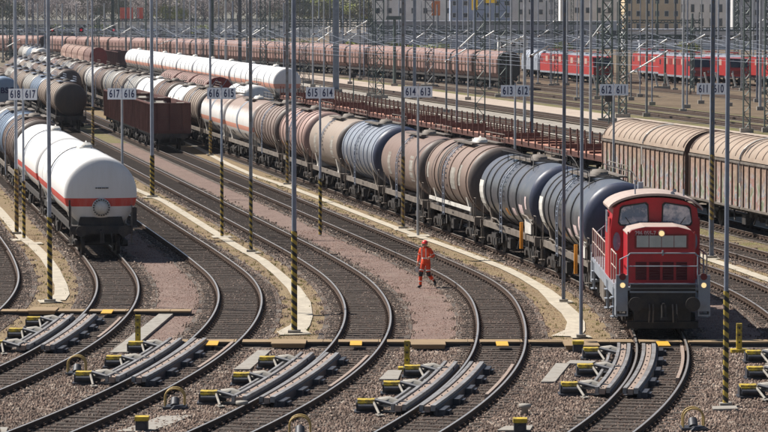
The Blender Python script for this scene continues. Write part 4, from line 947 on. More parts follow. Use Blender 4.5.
# ---- faded hopper train in the distance, on a curving line
def hopper(nm, L=13.4):
    root = empty(nm); root['category'] = 'hopper wagon'; H = L / 2 - .5
    sec = [(-.9, 1.15), (.9, 1.15), (1.42, 1.6), (1.46, 3.3)] + [(1.46 * math.cos(math.radians(d)), 3.4 + .85 * math.sin(math.radians(d))) for d in range(8, 173, 12)] + [(-1.46, 3.3), (-1.42, 1.75)]
    for x0, x1 in ((-H, -.12), (.12, H)): MB().prism(sec, x0, x1, 'x').build('hopper_body', 'hopper', root)
    MB().box((0, 0, 2.3), (.24, 2.2, 2.2)).build('centre_gap', 'black', root)
    MB().prism([(p * .96, (q - 2.6) * .96 + 2.6) for p, q in sec], H, H + .25, 'x').build('end_wall', 'black', root)  # shade of the end face painted in as near-black
    for s in (-1, 1):
        t = MB(); t.box((0, s * 1.47, 2.62), (2 * H, .07, .14)); t.build('side_rail', 'ribs_dark', root)
        for i in range(7): MB().box((-H + .2 + i * (2 * H - .4) / 6, s * 1.48, 2.45), (.12, .09, 1.75)).build('side_post', 'ribs_dark', root)
    f = MB(); f.box((0, 0, 1.0), (L - 1.2, 2.4, .26)); f.build('underframe', 'black', root); buffers(root, L)
    for k in (-1, 1): bogie(root, k * (L / 2 - 2.2))
    return root
hp = hopper('hopper_wagon')
HL = [W(x, y) for x, y in ((510, 88.5), (467, 84.5), (390, 77.5), (311, 71.5), (230, 66), (150, 61.8), (60, 58.2), (-60, 55.5))]
def march(line, d):
    for a, b in zip(line, line[1:]):
        l = (b - a).length
        if d <= l: return a + (b - a) * (d / l), math.atan2((a - b).y, (a - b).x)
        d -= l
    return None
d = 7.0; i = 0
while True:
    q = march(HL, d)
    if not q: break
    lab = f'faded pinkish-brown hopper wagon in the distant row, {ORD[i] if i < 30 else "far"} from its right end' if i < 30 else 'faded pinkish-brown hopper wagon at the far left end of the distant row'
    if i == 0: hp.location, hp.rotation_euler = q[0], (0, 0, q[1]); hp.scale = (1, 1.06, 1.14); tag(hp, lab, group='distant row of hopper wagons')
    else: copy_tree(hp, lab, q[0], q[1], 'distant row of hopper wagons', {'hopper_body': 'hopper2'} if i % 3 == 1 else None).scale = (1, 1.06, 1.14)
    d += 13.4; i += 1
for o0 in (-5, 5.5):
    mb = MB()
    for a, b in zip(HL, HL[1:]):
        pass
tag(MB().add([(p.x - 4, p.y - 3, -.15) for p in HL] + [(p.x + 4, p.y + 5, -.15) for p in HL], [(i, i + 1, len(HL) + i + 1, len(HL) + i) for i in range(len(HL) - 1)]).build('ballast_bed', 'far_ballast', fix=False), kind='structure')

# ---- red diesel shunting locomotive
def loco():
    root = empty('diesel_locomotive'); L = 14.0; H = L / 2
    red, gry = 'loco_red', 'loco_grey'
    f = MB(); f.box((0, 0, 1.47), (L - 1.3, 2.9, .10)); 
    for s in (-1, 1): f.box((0, s * 1.38, 1.28), (L - 1.4, .10, .34)); f.box((0, s * .5, 1.15), (L - 1.4, .14, .4))
    f.build('frame', gry, root)
    # end platforms: buffer beam, light units, steps
    for k in (-1, 1):
        b = MB(); b.box((k * (H - .68), 0, 1.16), (.12, 2.0, .62)); b.box((k * (H - .70), 0, 1.57), (.4, 2.0, .10)); be = b.build('buffer_beam', 'black', root)
        ln = MB(); ln.box((k * (H - .60), 0, 1.38), (.03, 2.05, .05)); ln.box((k * (H - .60), 0, 1.63), (.05, 2.1, .04)); ln.build('edge_strip', gry, be)
        for s in (-1, 1):
            p = MB(); xx = k * (H - .58)
            p.box((xx, s * 1.27, 1.42), (.10, .36, .98)); p.box((xx - k * .18, s * 1.27, .66), (.44, .38, .05)); p.box((xx, s * 1.27, .88), (.08, .34, .18)); p.box((xx + k * .02, s * 1.10, .80), (.05, .04, .30)); p.box((xx + k * .02, s * 1.44, .80), (.05, .04, .30)); p.box((xx - k * .35, s * 1.27, 1.1), (.42, .36, .04)); p.box((xx - k * .3, s * 1.44, 1.15), (.5, .03, 1.0))
            pn = p.build('step_panel', gry, root)
            q = MB(); q.tube((xx + k * .03, s * 1.25, 1.60), (xx + k * .10, s * 1.25, 1.60), .115, 18); q.build('lamp_housing', 'loco_grey', pn)
            q = MB(); q.tube((xx + k * .08, s * 1.25, 1.60), (xx + k * .115, s * 1.25, 1.60), .078, 18); q.build('headlight', 'lamp_on' if k > 0 else 'glass', pn)
            q = MB(); q.tube((xx + k * .03, s * 1.25, 1.86), (xx + k * .10, s * 1.25, 1.86), .105, 18); q.build('tail_lamp', 'lamp_red', pn)
        # end railing
        r = MB(); xr = k * (H - .72)
        r.path([(xr, -1.08, 1.5), (xr, -1.08, 2.48), (xr, -1.0, 2.57), (xr, 1.0, 2.57), (xr, 1.08, 2.48), (xr, 1.08, 1.5)], .023, 6); r.tube((xr, -1.08, 2.17), (xr, 1.08, 2.17), .017, 5); r.tube((xr, 0, 2.50), (xr, 0, 2.66), .03, 6)
        for s in (-1, 1): r.path([(xr, s * 1.08, 2.5), (xr - k * .35, s * 1.3, 2.35), (xr - k * .35, s * 1.3, 1.5)], .02, 5)
        r.build('end_railing', gry, root)
        ap = MB(); ap.box((k * (H - .75), 0, .72), (.08, 1.75, .5)); ap.box((k * (H - .72), 0, .36), (.10, 2.2, .22), ry=k * .2); ap.box((k * (H - .70), .62, .95), (.06, .22, .22)); ap.box((k * (H - .70), -.62, .95), (.06, .22, .22)); ap.build('rail_guard', 'black', root)
        hs = MB()
        for s in (-.42, -.3, .3, .42): hs.path([(k * (H - .64), s, 1.0), (k * (H - .45), s, .8), (k * (H - .48), s * 1.05, .45)], .025, 6)
        hs.build('air_hose', 'frame_grey', root)
    buffers(root, L)
    # hoods
    def hood(x0, x1, w, zt, nose):
        h = w / 2
        sec = [(-h, 1.5), (h, 1.5), (h, zt - .22), (h - .10, zt - .10), (h - .52, zt), (-h + .52, zt), (-h + .10, zt - .10), (-h, zt - .22)]
        o = MB().prism(sec, x0, x1, 'x').build('hood', red, root)
        t = MB(); xa, xb = x0 - .0, x1
        t.prism([(-h - .012, zt - .225), (-h + .09, zt - .095), (-h + .515, zt + .008), (h - .515, zt + .008), (h - .09, zt - .095), (h + .012, zt - .225), (h + .012, zt - .26), (h - .10, zt - .13), (h - .52, zt - .03), (-h + .52, zt - .03), (-h + .10, zt - .13), (-h - .012, zt - .26)], xa + .01, xb - .06, 'x'); t.build('hood_top', 'loco_roof', o)
        return o
    xf = H - 1.25
    hf = hood(H - 3.75, xf, 2.04, 3.34, 1)
    hb = hood(-H + 1.1, H - 6.2, 1.9, 3.30, -1)
    # front of the short hood
    g = MB()
    for i in range(4): g.box((xf + .012, -.585 + i * .39, 2.90), (.03, .37, .36))
    gp = g.build('radiator_panel', 'grille', hf)
    s_ = MB(); s_.box((xf + .008, 0, 2.90), (.02, 1.66, .46)); s_.build('panel_frame', 'dark_red', hf)
    for i in range(4):
        lv = MB(); lv.box((xf + .006, -.63 + i * .42, 1.98), (.02, .34, .56))
        for j in range(7): lv.box((xf + .022, -.63 + i * .42, 1.74 + j * .08), (.02, .32, .03), ry=.5)
        lv.build('louvre', 'grille_dark', hf)
    hl = MB(); hl.tube((xf, 0, 3.10 + .05), (xf + .07, 0, 3.15), .105, 20); hl.build('lamp_ring', 'loco_roof', hf)
    hl = MB(); hl.tube((xf + .05, 0, 3.15), (xf + .085, 0, 3.15), .082, 20); hl.build('headlight', 'lamp_on', hf)
    text_part('road_number', '296 055-7', .19, 'text_grey', hf, (xf + .012, -.50, 3.15), (RX, 0, RX), sx=.80, bold=.0035)
    dts = MB()
    for i in range(12): dts.box((xf - 2.28 , -.55 + i * .10, 3.352), (.10, .055, .012))
    dts.build('vent_slot', 'grille_dark', hf)
    cl = MB()
    for s in (-1, 1): cl.box((xf - .02, s * 1.03, 2.4), (.06, .05, 1.6))
    cl.build('corner_strip', 'loco_bright', hf)
    sv = MB()
    for s in (-1, 1):
        for i in range(3):
            for j in range(9): sv.box((-H + 2.3 + i * 1.7, s * .96, 2.1 + j * .11), (1.2, .03, .05), rx=s * .5)
    sv.build('side_grille', 'grille_dark', hb)
    # cab
    x0, x1 = H - 6.25, H - 3.7; hw = 1.42
    arc = [(1.30 * math.cos(math.radians(d)), 3.72 + .40 * math.sin(math.radians(d))) for d in range(12, 169, 12)]
    sec = [(-hw, 1.5), (hw, 1.5), (hw, 3.1), (hw - .10, 3.80)] + arc + [(-hw + .10, 3.80), (-hw, 3.1)]
    cab = MB().prism(sec, x0, x1, 'x').build('cab', red, root)
    P = []; F = []; ra = [((1.52) * math.cos(math.radians(d)), 3.70 + .56 * math.sin(math.radians(d))) for d in range(8, 173, 8)]
    rin = [(p * .99, q - .07) for p, q in ra[::-1]]
    MB().prism(ra + rin, x0 - .18, x1 + .16, 'x').build('roof', 'loco_roof', cab)
    for k, xx in ((1, x1), (-1, x0)):
        for s in (-1, 1):
            o_ = [(s * .24, 3.30), (s * .26, 3.86), (s * .34, 3.93), (s * 1.00, 3.82), (s * 1.08, 3.75), (s * 1.14, 3.36), (s * 1.08, 3.27), (s * .32, 3.24)]
            fr = MB().prism([(p * 1.0 + (.045 if p * s > .6 else -.045) * s, q + (.045 if q > 3.55 else -.045)) for p, q in o_], xx + k * .0, xx + k * .025, 'x').build('window_frame', 'black', cab)
            MB().prism(o_, xx + k * .01, xx + k * .04, 'x').build('window', 'glass', fr)
            ov = [(s * 1.22 + .12 * math.cos(t), 2.72 + .30 * math.sin(t)) for t in [math.radians(a) for a in range(0, 360, 24)]]
            MB().prism(ov, xx + k * .005, xx + k * .03, 'x').build('door_light', 'glass', cab)
            MB().path([(xx + k * .05, s * .68, 3.12), (xx + k * .06, s * .95, 3.5)], .012, 5).build('wiper', 'black', fr)
    for s in (-1, 1):
        sw_ = MB().prism([(x0 + .3, 2.9), (x0 + 1.15, 2.9), (x0 + 1.15, 3.6), (x0 + .3, 3.6)], s * 1.405, s * 1.43, 'y'); w_ = sw_.build('side_window', 'glass', cab)
        dr = MB(); dr.box((x1 - .6, s * 1.425, 2.5), (.75, .03, 1.9)); dr.build('door', 'loco_bright', cab)
    ex = MB(); ex.tube((x0 - .5, -.25, 3.2), (x0 - .5, -.25, 4.45), .10, 14); ex.build('exhaust', 'steel', root)
    an = MB(); an.tube((x1 - .3, -.62, 4.1), (x1 - .3, -.62, 4.62), .025, 6); an.tube((x1 - .3, -.62, 4.62), (x1 - .3, -.62, 4.66), .05, 6); an.build('antenna', 'steel', cab)
    hn = MB(); hn.tube((x1 - .35, .55, 4.22), (x1 - .05, .55, 4.26), .03, 8, .06); hn.tube((x1 - .35, .62, 4.30), (x1 - .05, .62, 4.34), .03, 8, .06); hn.box((x1 - .3, .58, 4.18), (.1, .14, .12)); hn.tube((x1 - .6, .95, 3.9), (x1 - .6, .95, 4.35), .03, 6); hn.build('horn', 'steel', cab)
    # side walkway railings
    for s in (-1, 1):
        for (a, b) in ((-H + .9, x0 - .15), (x1 + .25, H - 1.15)):
            r = MB(); n = max(2, int((b - a) / 1.1))
            for i in range(n + 1): x = a + (b - a) * i / n; r.tube((x, s * 1.40, 1.5), (x, s * 1.40, 2.50), .022, 6)
            r.tube((a, s * 1.40, 2.5), (b, s * 1.40, 2.5), .024, 6); r.tube((a, s * 1.40, 2.05), (b, s * 1.40, 2.05), .018, 6); r.build('side_railing', 'loco_roof', root)
        bx = MB(); bx.box((-.6, s * 1.18, .86), (2.6, .46, .66)); bx.box((-.6, s * 1.42, .9), (2.2, .03, .5)); bx.build('side_tank', 'frame_grey', root)
        for x in (H - 1.9, -H + 1.9, 2.1):
            st = MB(); st.box((x - .25, s * 1.42, .95), (.05, .06, .9)); st.box((x + .25, s * 1.42, .95), (.05, .06, .9))
            for z in (.5, .8, 1.1): st.box((x, s * 1.42, z), (.5, .2, .03))
            st.build('step', 'loco_grey', root)
    for k in (-1, 1): bogie(root, k * 3.5, 2.5)
    return root
lo = loco(); p, a = place_bogies(5, 97.75, 14.0, 3.5); lo.location = p; lo.rotation_euler = (0, 0, a)
tag(lo, 'red diesel shunting locomotive with lit headlights at the head of the tank train', 'locomotive')

# ---- red electric locomotives far right
def e_loco():
    root = empty('electric_locomotive'); L = 18.9; H = L / 2 - .5; root['category'] = 'locomotive'
    prof = [(-H, 1.2), (H, 1.2), (H + .05, 2.2), (H - .55, 3.7), (H - 1.0, 3.82), (-H + 1.0, 3.82), (-H + .55, 3.7), (-H - .05, 2.2)]
    MB().prism(prof, -1.45, 1.45, 'y').build('body', 'loco_bright', root)
    g = MB(); g.box((0, 0, 1.12), (2 * H, 2.92, .26)); g.build('lower_band', 'loco_grey', root)
    r = MB(); r.box((0, 0, 3.92), (2 * H - 2.4, 1.9, .26), taper=.92)
    for x in (-4, -1, 2.5): r.box((x, .2, 4.12), (1.5, 1.2, .24))
    rf = r.build('roof', 'loco_grey', root)
    for k in (-1, 1):
        pn = MB(); x = k * 5.6; pn.path([(x - .8, -.5, 4.1), (x - .9, -.5, 4.35), (x + .9, -.5, 4.4), (x + .9, .5, 4.4), (x - .9, .5, 4.35), (x - .8, .5, 4.1)], .05, 5); pn.box((x, 0, 4.5), (.5, 1.8, .08)); pn.build('pantograph', 'loco_bright', rf)
        q = 1.0 if k > 0 else -1.0
        MB().prism([(k * (H + .035), 2.45), (k * (H - .42), 3.55), (k * (H - .38), 3.56), (k * (H + .075), 2.46)], -1.2, 1.2, 'y').build('windscreen', 'window', root)
        MB().box((k * (H + .03), 0, 1.75), (.06, 2.5, .5)).build('nose_band', 'dark_red', root)
        for s in (-1, 1):
            MB().box((k * (H - 1.15), s * 1.455, 2.95), (.7, .02, .7)).build('side_window', 'window', root)
            MB().tube((k * (H + .03), s * .95, 1.85), (k * (H + .09), s * .95, 1.85), .14, 10).build('headlight', 'glass', root)
    for s in (-1, 1):
        for i in range(5): MB().box((-4.4 + i * 2.2, s * 1.458, 3.1), (1.5, .02, .8)).build('vent_grille', 'dark_red' if i % 2 else 'pink_side', root)
    buffers(root, L)
    for k in (-1, 1): bogie(root, k * 5.0, 2.6)
    return root
el = e_loco()
for i, (px, Y, lab) in enumerate(((604, 446, 'red electric locomotive behind the heavy dark lattice mast, its left side showing'), (577, 465.5, 'leftmost red electric locomotive, coupled behind the one at the heavy lattice mast'), (702, 438, 'red electric locomotive with dark windscreen left of the 611 610 sign pole'), (740, 436, 'red electric locomotive with dark windscreen right of the thick lamp pole'), (796, 426, 'red electric locomotive cut by the right edge of the picture'), (672, 466, 'red electric locomotive mostly hidden behind the one left of the 611 610 sign'))):
    o = el if i == 0 else copy_tree(el)
    Xc = (px - 384) / 3200 * Y; a = math.atan2(-1, .17); o.location = (Xc - math.cos(a) * 9.4, Y - math.sin(a) * 9.4, 0); o.rotation_euler = (0, 0, a); tag(o, lab, 'locomotive', 'red electric locomotives far right')
gwg = copy_tree(aw, 'grey-blue arched wagon end standing between the hopper row and the red locomotives', group='round-topped wagons', mats={'body': 'steel', 'end_wall': 'steel'})
gwg.location = ((539 - 384) / 3200 * 492, 492, 0); gwg.rotation_euler = (0, 0, math.atan2(-1, .17))
for X0, Y0 in ((30.6, 446), (43.5, 438), (48.6, 436), (54.9, 426), (23.5, 492)):
    tr = MB()
    f = lambda d: (lambda Y: (X0 - .17 * (Y - Y0) + d, Y))
    ribbon('ballast_bed', f(-1.9), f(1.9), 330, 760, -.2, 'far_ballast')
    tk = empty('railway_track', f'far track through the dry ground on the right under the wagon at {"leftmost arched end" if X0 < 25 else "first red locomotive" if X0 < 31 else "second red locomotive" if X0 < 44 else "third red locomotive" if X0 < 49 else "last red locomotive"}'[:95], 'railway track', 'far tracks on the right')
    for s in (-1, 1):
        MB().add([(X0 - .17 * (Y - Y0) + s * .75 + dx, Y, z) for Y in (330, 760) for dx, z in ((-.06, -.19), (-.04, 0), (.04, 0), (.06, -.19))], [(0, 1, 5, 4), (1, 2, 6, 5), (2, 3, 7, 6), (0, 3, 2, 1), (4, 5, 6, 7)]).build('rail', 'railside', tk)

# ================================================================== RAIL BRAKES (retarders)
def sweep_bar(mb, t, y0, y1, o0, w, z0, z1, loc):
    ys = [y0 + (y1 - y0) * i / 12 for i in range(13)]; P = []
    for y in ys:
        for (a, z) in ((-w / 2, z0), (w / 2, z0), (w / 2, z1), (-w / 2, z1)):
            q = tpt(t, y, o0 + a, z); P.append((q[0] - loc[0], q[1] - loc[1], q[2] - loc[2]))
    F = [(4 * k + i, 4 * k + (i + 1) % 4, 4 * k + 4 + (i + 1) % 4, 4 * k + 4 + i) for k in range(12) for i in range(4)] + [(0, 1, 2, 3), (48, 49, 50, 51)]
    mb.add(P, F)
def make_unit():
    """hydraulic cylinder block beside the brake: dark valve body, yellow cap, pale bellows and arms"""
    b = MB(); b.box((0, 0, -.02), (.50, .55, .22)); b.box((.30, .1, -.04), (.3, .4, .18)); b.tube((-.2, -.33, -.02), (.22, -.33, -.02), .065, 10); b.box((0, -.1, -.16), (.6, .6, .05))
    for x in (-.18, -.02, .14): b.tube((x, -.28, .03), (x, -.33, .03), .04, 8)
    return b
UB = make_unit().mesh('unit_body', [M['retard_dark']])
c = MB(); c.box((-.11, -.04, .118), (.215, .40, .06)); c.box((.11, -.04, .118), (.215, .40, .06)); c.box((0, -.285, .075), (.42, .03, .05)); UC = c.mesh('unit_cap', [M['yellow']])
c = MB(); c.add([(.24, -.2, .02), (.24, .22, .02), (.30, .27, .15), (.30, -.2, .15), (.60, .25, .19), (.60, -.15, .17), (.95, .15, .07), (.95, -.1, .02), (.5, .3, .0), (.5, -.25, -.04)], [(0, 1, 2, 3), (3, 2, 4, 5), (5, 4, 6, 7), (1, 8, 4, 2), (0, 3, 5, 9), (9, 5, 7), (8, 6, 4)], True); UBo = c.mesh('bellows', [M['boot']])
c = MB(); c.tube((.20, -.25, .08), (.34, -1.0, -.12), .034, 8); c.box((.36, -1.0, -.14), (.16, .3, .03), rz=.3); UA = c.mesh('strut', [M['slab']])
c = MB(); c.tube((.35, -.2, .08), (1.15, .1, .02), .06, 10); c.tube((.35, .2, .08), (1.15, .3, .02), .045, 10); c.tube((.25, -.25, .15), (.8, -.7, .05), .05, 8); UR = c.mesh('push_rod', [M['retard_dark']])
RB = {1: (95.0, 104.8, 'rail brake at the far left edge in front of the left striped pole'), 2: (86.6, 97.0, 'rail brake between the left yellow post and the yellow hoop, lower left'), 3: (82.0, 92.8, 'rail brake below the thick striped lamp pole at lower centre-left'),
      4: (80.2, 90.4, 'rail brake with the tall yellow post below the walking worker'), 5: (83.9, 95.4, 'rail brake just left of the rails under the red locomotive'), 6: (83.4, 94.5, 'rail brake at the right edge behind the big striped pole')}
for t, (y0, y1, lab) in RB.items():
    loc = Vector(tpt(t, (y0 + y1) / 2, -.8, -.2)); root = empty('rail_brake', lab, 'rail brake', 'rail brakes on the curved tracks', loc)
    for (o0, w, z0, z1, nm, mm) in ((-1.29, .09, -.06, .11, 'edge_beam', 'retard'), (-1.15, .16, -.08, .07, 'brake_beam', 'beam_brown'), (-.99, .10, -.05, .10, 'edge_beam', 'retard'), (-.55, .10, -.05, .10, 'edge_beam', 'retard'), (-.40, .14, -.08, .07, 'brake_beam', 'beam_brown'), (-.25, .12, -.05, .10, 'edge_beam', 'retard'), (-1.55, .07, -.03, .05, 'pressure_pipe', 'retard'), (-.16, .05, -.17, .03, 'casting_rail', 'retard_dark'), (-.91, .05, -.16, .0, 'casting_rail', 'retard_dark')):
        mb = MB(); sweep_bar(mb, t, y0 + (.5 if nm == 'pressure_pipe' else 0), y1 - (.9 if nm == 'pressure_pipe' else 0), o0, w, z0, z1, loc); mb.build(nm, mm, root)
    sp = MB(); n = 5
    for i in range(n):
        y = y0 + .5 + (y1 - y0 - 1) * i / (n - 1); a = -math.atan(tslope(t, y))
        for o0, ww in ((.10, .26),):
            q = tpt(t, y, o0 - .20, -.10); cb = MB(); cb.box((q[0] - loc[0], q[1] - loc[1], q[2] - loc[2]), (ww, .9, .16), rz=a); q2 = tpt(t, y, o0 - .04, -.13); cb.box((q2[0] - loc[0], q2[1] - loc[1], q2[2] - loc[2]), (.12, .4, .12), rz=a); cb.build('bracket', 'retard_dark', root)
        q = tpt(t, y, -.8, -.17); MB().box((q[0] - loc[0], q[1] - loc[1], q[2] - loc[2]), (1.7, .3, .07), rz=a).build('base_plate', 'retard_dark', root)
    bl_ = MB()
    for i in range(11):
        y = y0 + .3 + (y1 - y0 - .6) * i / 10
        for o0 in (-1.15, -.40): q = tpt(t, y, o0, .075); bl_.tube((q[0] - loc[0], q[1] - loc[1], q[2] - loc[2] - .01), (q[0] - loc[0], q[1] - loc[1], q[2] - loc[2] + .02), .022, 6)
    bl_.build('bolt_row', 'retard_dark', root)
    for fr in (.06, .45, .84):
        y = y0 + fr * (y1 - y0); q = Vector(tpt(t, y, -2.08 + rnd.uniform(-.04, .04), 0)) - loc; hd = empty('hydraulic_unit', loc=(q.x, q.y, q.z)); hd.parent = root
        for me, nm in ((UB, 'valve_body'), (UC, 'cap'), (UBo, 'bellows'), (UA, 'strut'), (UR, 'push_rod')):
            o = bpy.data.objects.new(nm, me); C.objects.link(o); o.parent = hd
    cr = MB(); sweep_bar(cr, t, y0 + 3.4, y1 + (.4 if y1 < 97 else 0), .60, .09, -.14, -.005, loc); cr.build('check_rail', 'beam_brown', root)

def yellow_post(px, py, h, lab):
    p = W(px, py, -.16); root = empty('marker_post', lab, 'post', 'yellow marker posts', p)
    MB().box((0, 0, h / 2), (.16, .14, h)).build('post', 'yellow', root); m = MB()
    for z in (.35, .6, .85): m.tube((0, -.065, z * h), (0, -.085, z * h), .028, 10)
    m.build('bolt', 'black', root); MB().box((0, 0, .04), (.5, .4, .10)).build('foot', 'yellow', root)
yellow_post(138, 345, .92, 'short yellow post beside the concrete slab at lower left')
yellow_post(407, 370, .84, 'yellow post on the duct right of centre, beside a rail brake')
yellow_post(739, 352, .86, 'yellow post right of the big striped pole at the right edge')
for px, py, lab in ((142, 430, 'yellow-capped grey junction box at the bottom edge, lower left'), (520, 432, 'yellow-capped junction box at the bottom edge, centre right'), (578, 352, 'small yellow-capped box behind the rail brake beside the locomotive')):
    p = W(px, py, -.17); root = empty('junction_box', lab, 'junction box', None, p); MB().box((0, 0, .12), (.30, .3, .26)).tube((0, -.16, .12), (0, -.2, .12), .08, 10).build('box', 'retard_dark', root); MB().box((0, 0, .29), (.34, .34, .10)).build('cap', 'yellow', root)
def hoop(px, py, lab):
    p = W(px, py, -.17); root = empty('pipe_hoop', lab, 'pipe hoop', 'yellow pipe hoops', p)
    for dy in (-.16, .16):
        m = MB(); pts = [(-.25, dy, 0)] + [(.25 * math.cos(math.radians(a)) * -1, dy, .30 + .22 * math.sin(math.radians(a))) for a in range(0, 181, 20)] + [(.25, dy, 0)]; m.path(pts, .024, 8); m.build('arch', 'duct_y', root)
    m = MB(); m.box((0, 0, .02), (.6, .6, .08)); m.tube((0, -.1, .05), (0, .1, .2), .12, 10); m.box((.12, -.2, .06), (.5, .2, .08), rz=.4, taper=.5); m.build('valve', 'retard_dark', root)
M['duct_y'] = mat('faded_yellow_tube', (.42, .29, .10), .6, 0, .15, 6, dirt_glint=(.2, .13, .06), dirt_glint_amt=.5)
hoop(77, 374, 'faded yellow pipe hoop between the two left rail brakes'); hoop(175, 408, 'faded yellow pipe hoop on a slab at lower left'); hoop(300, 437, 'faded yellow pipe hoop cut by the bottom edge'); hoop(693, 429, 'faded yellow pipe hoop at lower right between the rails')
for px, py, lab in ((525, 415, 'small grey cone-shaped cable pot in the ballast, lower centre right'), (242, 412, 'small grey pot beside the rail below the thick lamp pole')):
    p = W(px, py, -.2); o = MB().lathe([(0, .0), (0, .10), (.16, .07), (.2, .16), (.28, .16), (.28, 0)], (0, 0, 0), 'z', 14).build('cable_pot', 'slab'); o.location = p; tag(o, lab, 'cable pot')

# ================================================================== POLES
def lamp_pole(px, py, wpx, h, band, kind, lab, m='steel', sm='stripe'):
    p = W(px, py, -.19); s_ = 3200 / p.y; r = wpx / s_ / 2; root = empty('lamp_pole', lab, 'pole', 'tall yard poles', p)
    if kind == 'tube':
        MB().tube((0, 0, 0), (0, 0, h), r * 1.0, 14, r * .88).build('shaft', m, root)
    else:
        b = MB()
        for s in (-1, 1): b.box((s * r * .80, 0, h / 2), (r * .40, r * 1.5, h))
        b.box((0, .01, h / 2), (r * 1.25, r * .6, h - .02)); b.build('shaft', m, root)
        dts = MB(); z = .6; dts.box((0, -r * .36, h / 2), (r * .12, r * .1, h - 1))
        while z < h: dts.box((0, -r * .42, z), (r * .75, r * .3, .11)); z += .5
        dts.build('lattice_plate', 'slab', root)
    if band: MB().tube((0, 0, band[0]), (0, 0, band[1]), r * 1.22, 14 if kind == 'tube' else 8, smooth=(kind == 'tube')).build('warning_band', sm, root)
    MB().box((0, 0, .05), (r * 5, r * 5, .10)).build('base', 'slab', root)
    MB().box((0, -.0, h), (1.6, .34, .16)).build('lamp_head', 'steel_dark', root)
    return root
H0 = 13.5
lamp_pole(16.7, 234, 3.4, H0, (.05, 3.0), 'tube', 'slim pole with striped foot just left of the 618 617 sign pole', sm='stripe_rust')
lamp_pole(50, 302, 4.2, H0, (.1, 3.0), 'tube', 'grey pole with yellow-black striped foot in front of the white gas wagon')
lamp_pole(152.3, 197, 3.8, H0, (.05, 2.3), 'tube', 'tall grey striped-foot pole right of the 617 616 sign')
lamp_pole(251, 252, 3.4, H0, (.05, 3.1), 'perf', 'perforated pole with striped foot on the pale path right of the 616 615 sign', m='steel_light')
lamp_pole(294.3, 333, 5.0, H0, (.1, 3.25), 'tube', 'thickest grey pole left of centre with boldly striped foot at the duct', m='steel_dark')
lamp_pole(287.3, 184.5, 3.0, H0, (.05, 2.6), 'perf', 'perforated pole with rusty striped foot beside the tank train, left of the 615 614 sign', m='steel_light', sm='stripe_rust')
lamp_pole(403, 228.5, 3.6, H0, (.05, 3.4), 'perf', 'perforated pole with rusty striped foot just left of the 614 613 sign', m='steel_light', sm='stripe_rust')
lamp_pole(563.5, 302, 3.4, H0, None, 'perf', 'dark perforated pole standing beside the path left of the locomotive', m='steel_dark')
lamp_pole(581, 337.5, 3.8, H0, None, 'tube', 'smooth grey pole between the path end and the locomotive', m='steel_dark')
lamp_pole(711.5, 258, 4.2, H0, (1.6, 4.3), 'perf', 'heavy perforated pole with rusty striped section right of the locomotive cab', m='steel_dark', sm='stripe_rust')
lamp_pole(725.5, 406.5, 4.8, H0, (.0, 3.0), 'tube', 'thick pole with striped foot at lower right, nearest of all poles', m='steel_dark')
lamp_pole(210.5, 155.5, 2.4, H0, (.05, 2.5), 'tube', 'thin pole with rusty striped foot next to the weathered gas wagons', m='steel', sm='stripe_rust')
lamp_pole(93, 146.5, 2.2, H0, (.05, 3.0), 'tube', 'thin pole with rusty striped foot left of the brown open wagons', m='steel', sm='stripe_rust')

def sign_pole(px, py, sy, L, R, stripe, rod=True):
    p = W(px, py, -.19); sc = 3200 / p.y; h = (py - (sy + 7)) / sc + .1; zc = (py - sy) / sc
    root = empty('track_number_sign', f'pale sign reading {L} {R} on its own grey pole', 'sign', 'track number signs', p)
    MB().tube((0, 0, 0), (0, 0, h), .062, 12, .05).build('pole', 'steel_light' if not stripe else 'steel', root)
    if stripe: MB().tube((0, 0, .05), (0, 0, stripe), .075, 12).build('warning_band', 'stripe', root)
    MB().tube((0, .03, h - .3), (0, .03, zc + .35), .025, 8).build('mount', 'steel_dark', root)
    wd = 13.6 / sc; hh = 11.2 / sc
    for s, tx_ in ((-1, L), (1, R)):
        pl_ = MB().box((s * (wd / 2 + .03), -.08, zc), (wd, .025, hh)).build('number_plate', 'sign', root)
        text_part('number', tx_, hh * .98, 'navy', pl_, (s * (wd / 2 + .03), -.098, zc - .01), (RX, 0, 0), bold=.008, sx=.60)
    if rod: MB().path([(-wd * .8, -.05, zc + hh / 2), (-wd * .35, -.05, zc + hh * 1.25), (0, -.05, zc + hh / 2), (wd * .45, -.05, zc + hh * 1.3), (wd * .95, -.05, zc + hh / 2)], .014, 5).build('stay_wire', 'steel_dark', root)
for (px, py, sy, L, R, st, rod) in ((24, 238.5, 94, '618', '617', 2.6, 0), (122.7, 236.5, 93.5, '617', '616', 0, 1), (222, 236.5, 93, '616', '615', 3.4, 1), (320.3, 235.5, 92.5, '615', '614', 2.6, 0), (418, 235.5, 91.5, '614', '613', 0, 0), (514.8, 236, 90.5, '613', '612', 0, 0), (613.2, 236, 89.5, '612', '611', 0, 0), (710, 237, 88.5, '611', '610', 0, 0)):
    sign_pole(px, py, sy, L, R, st, rod)

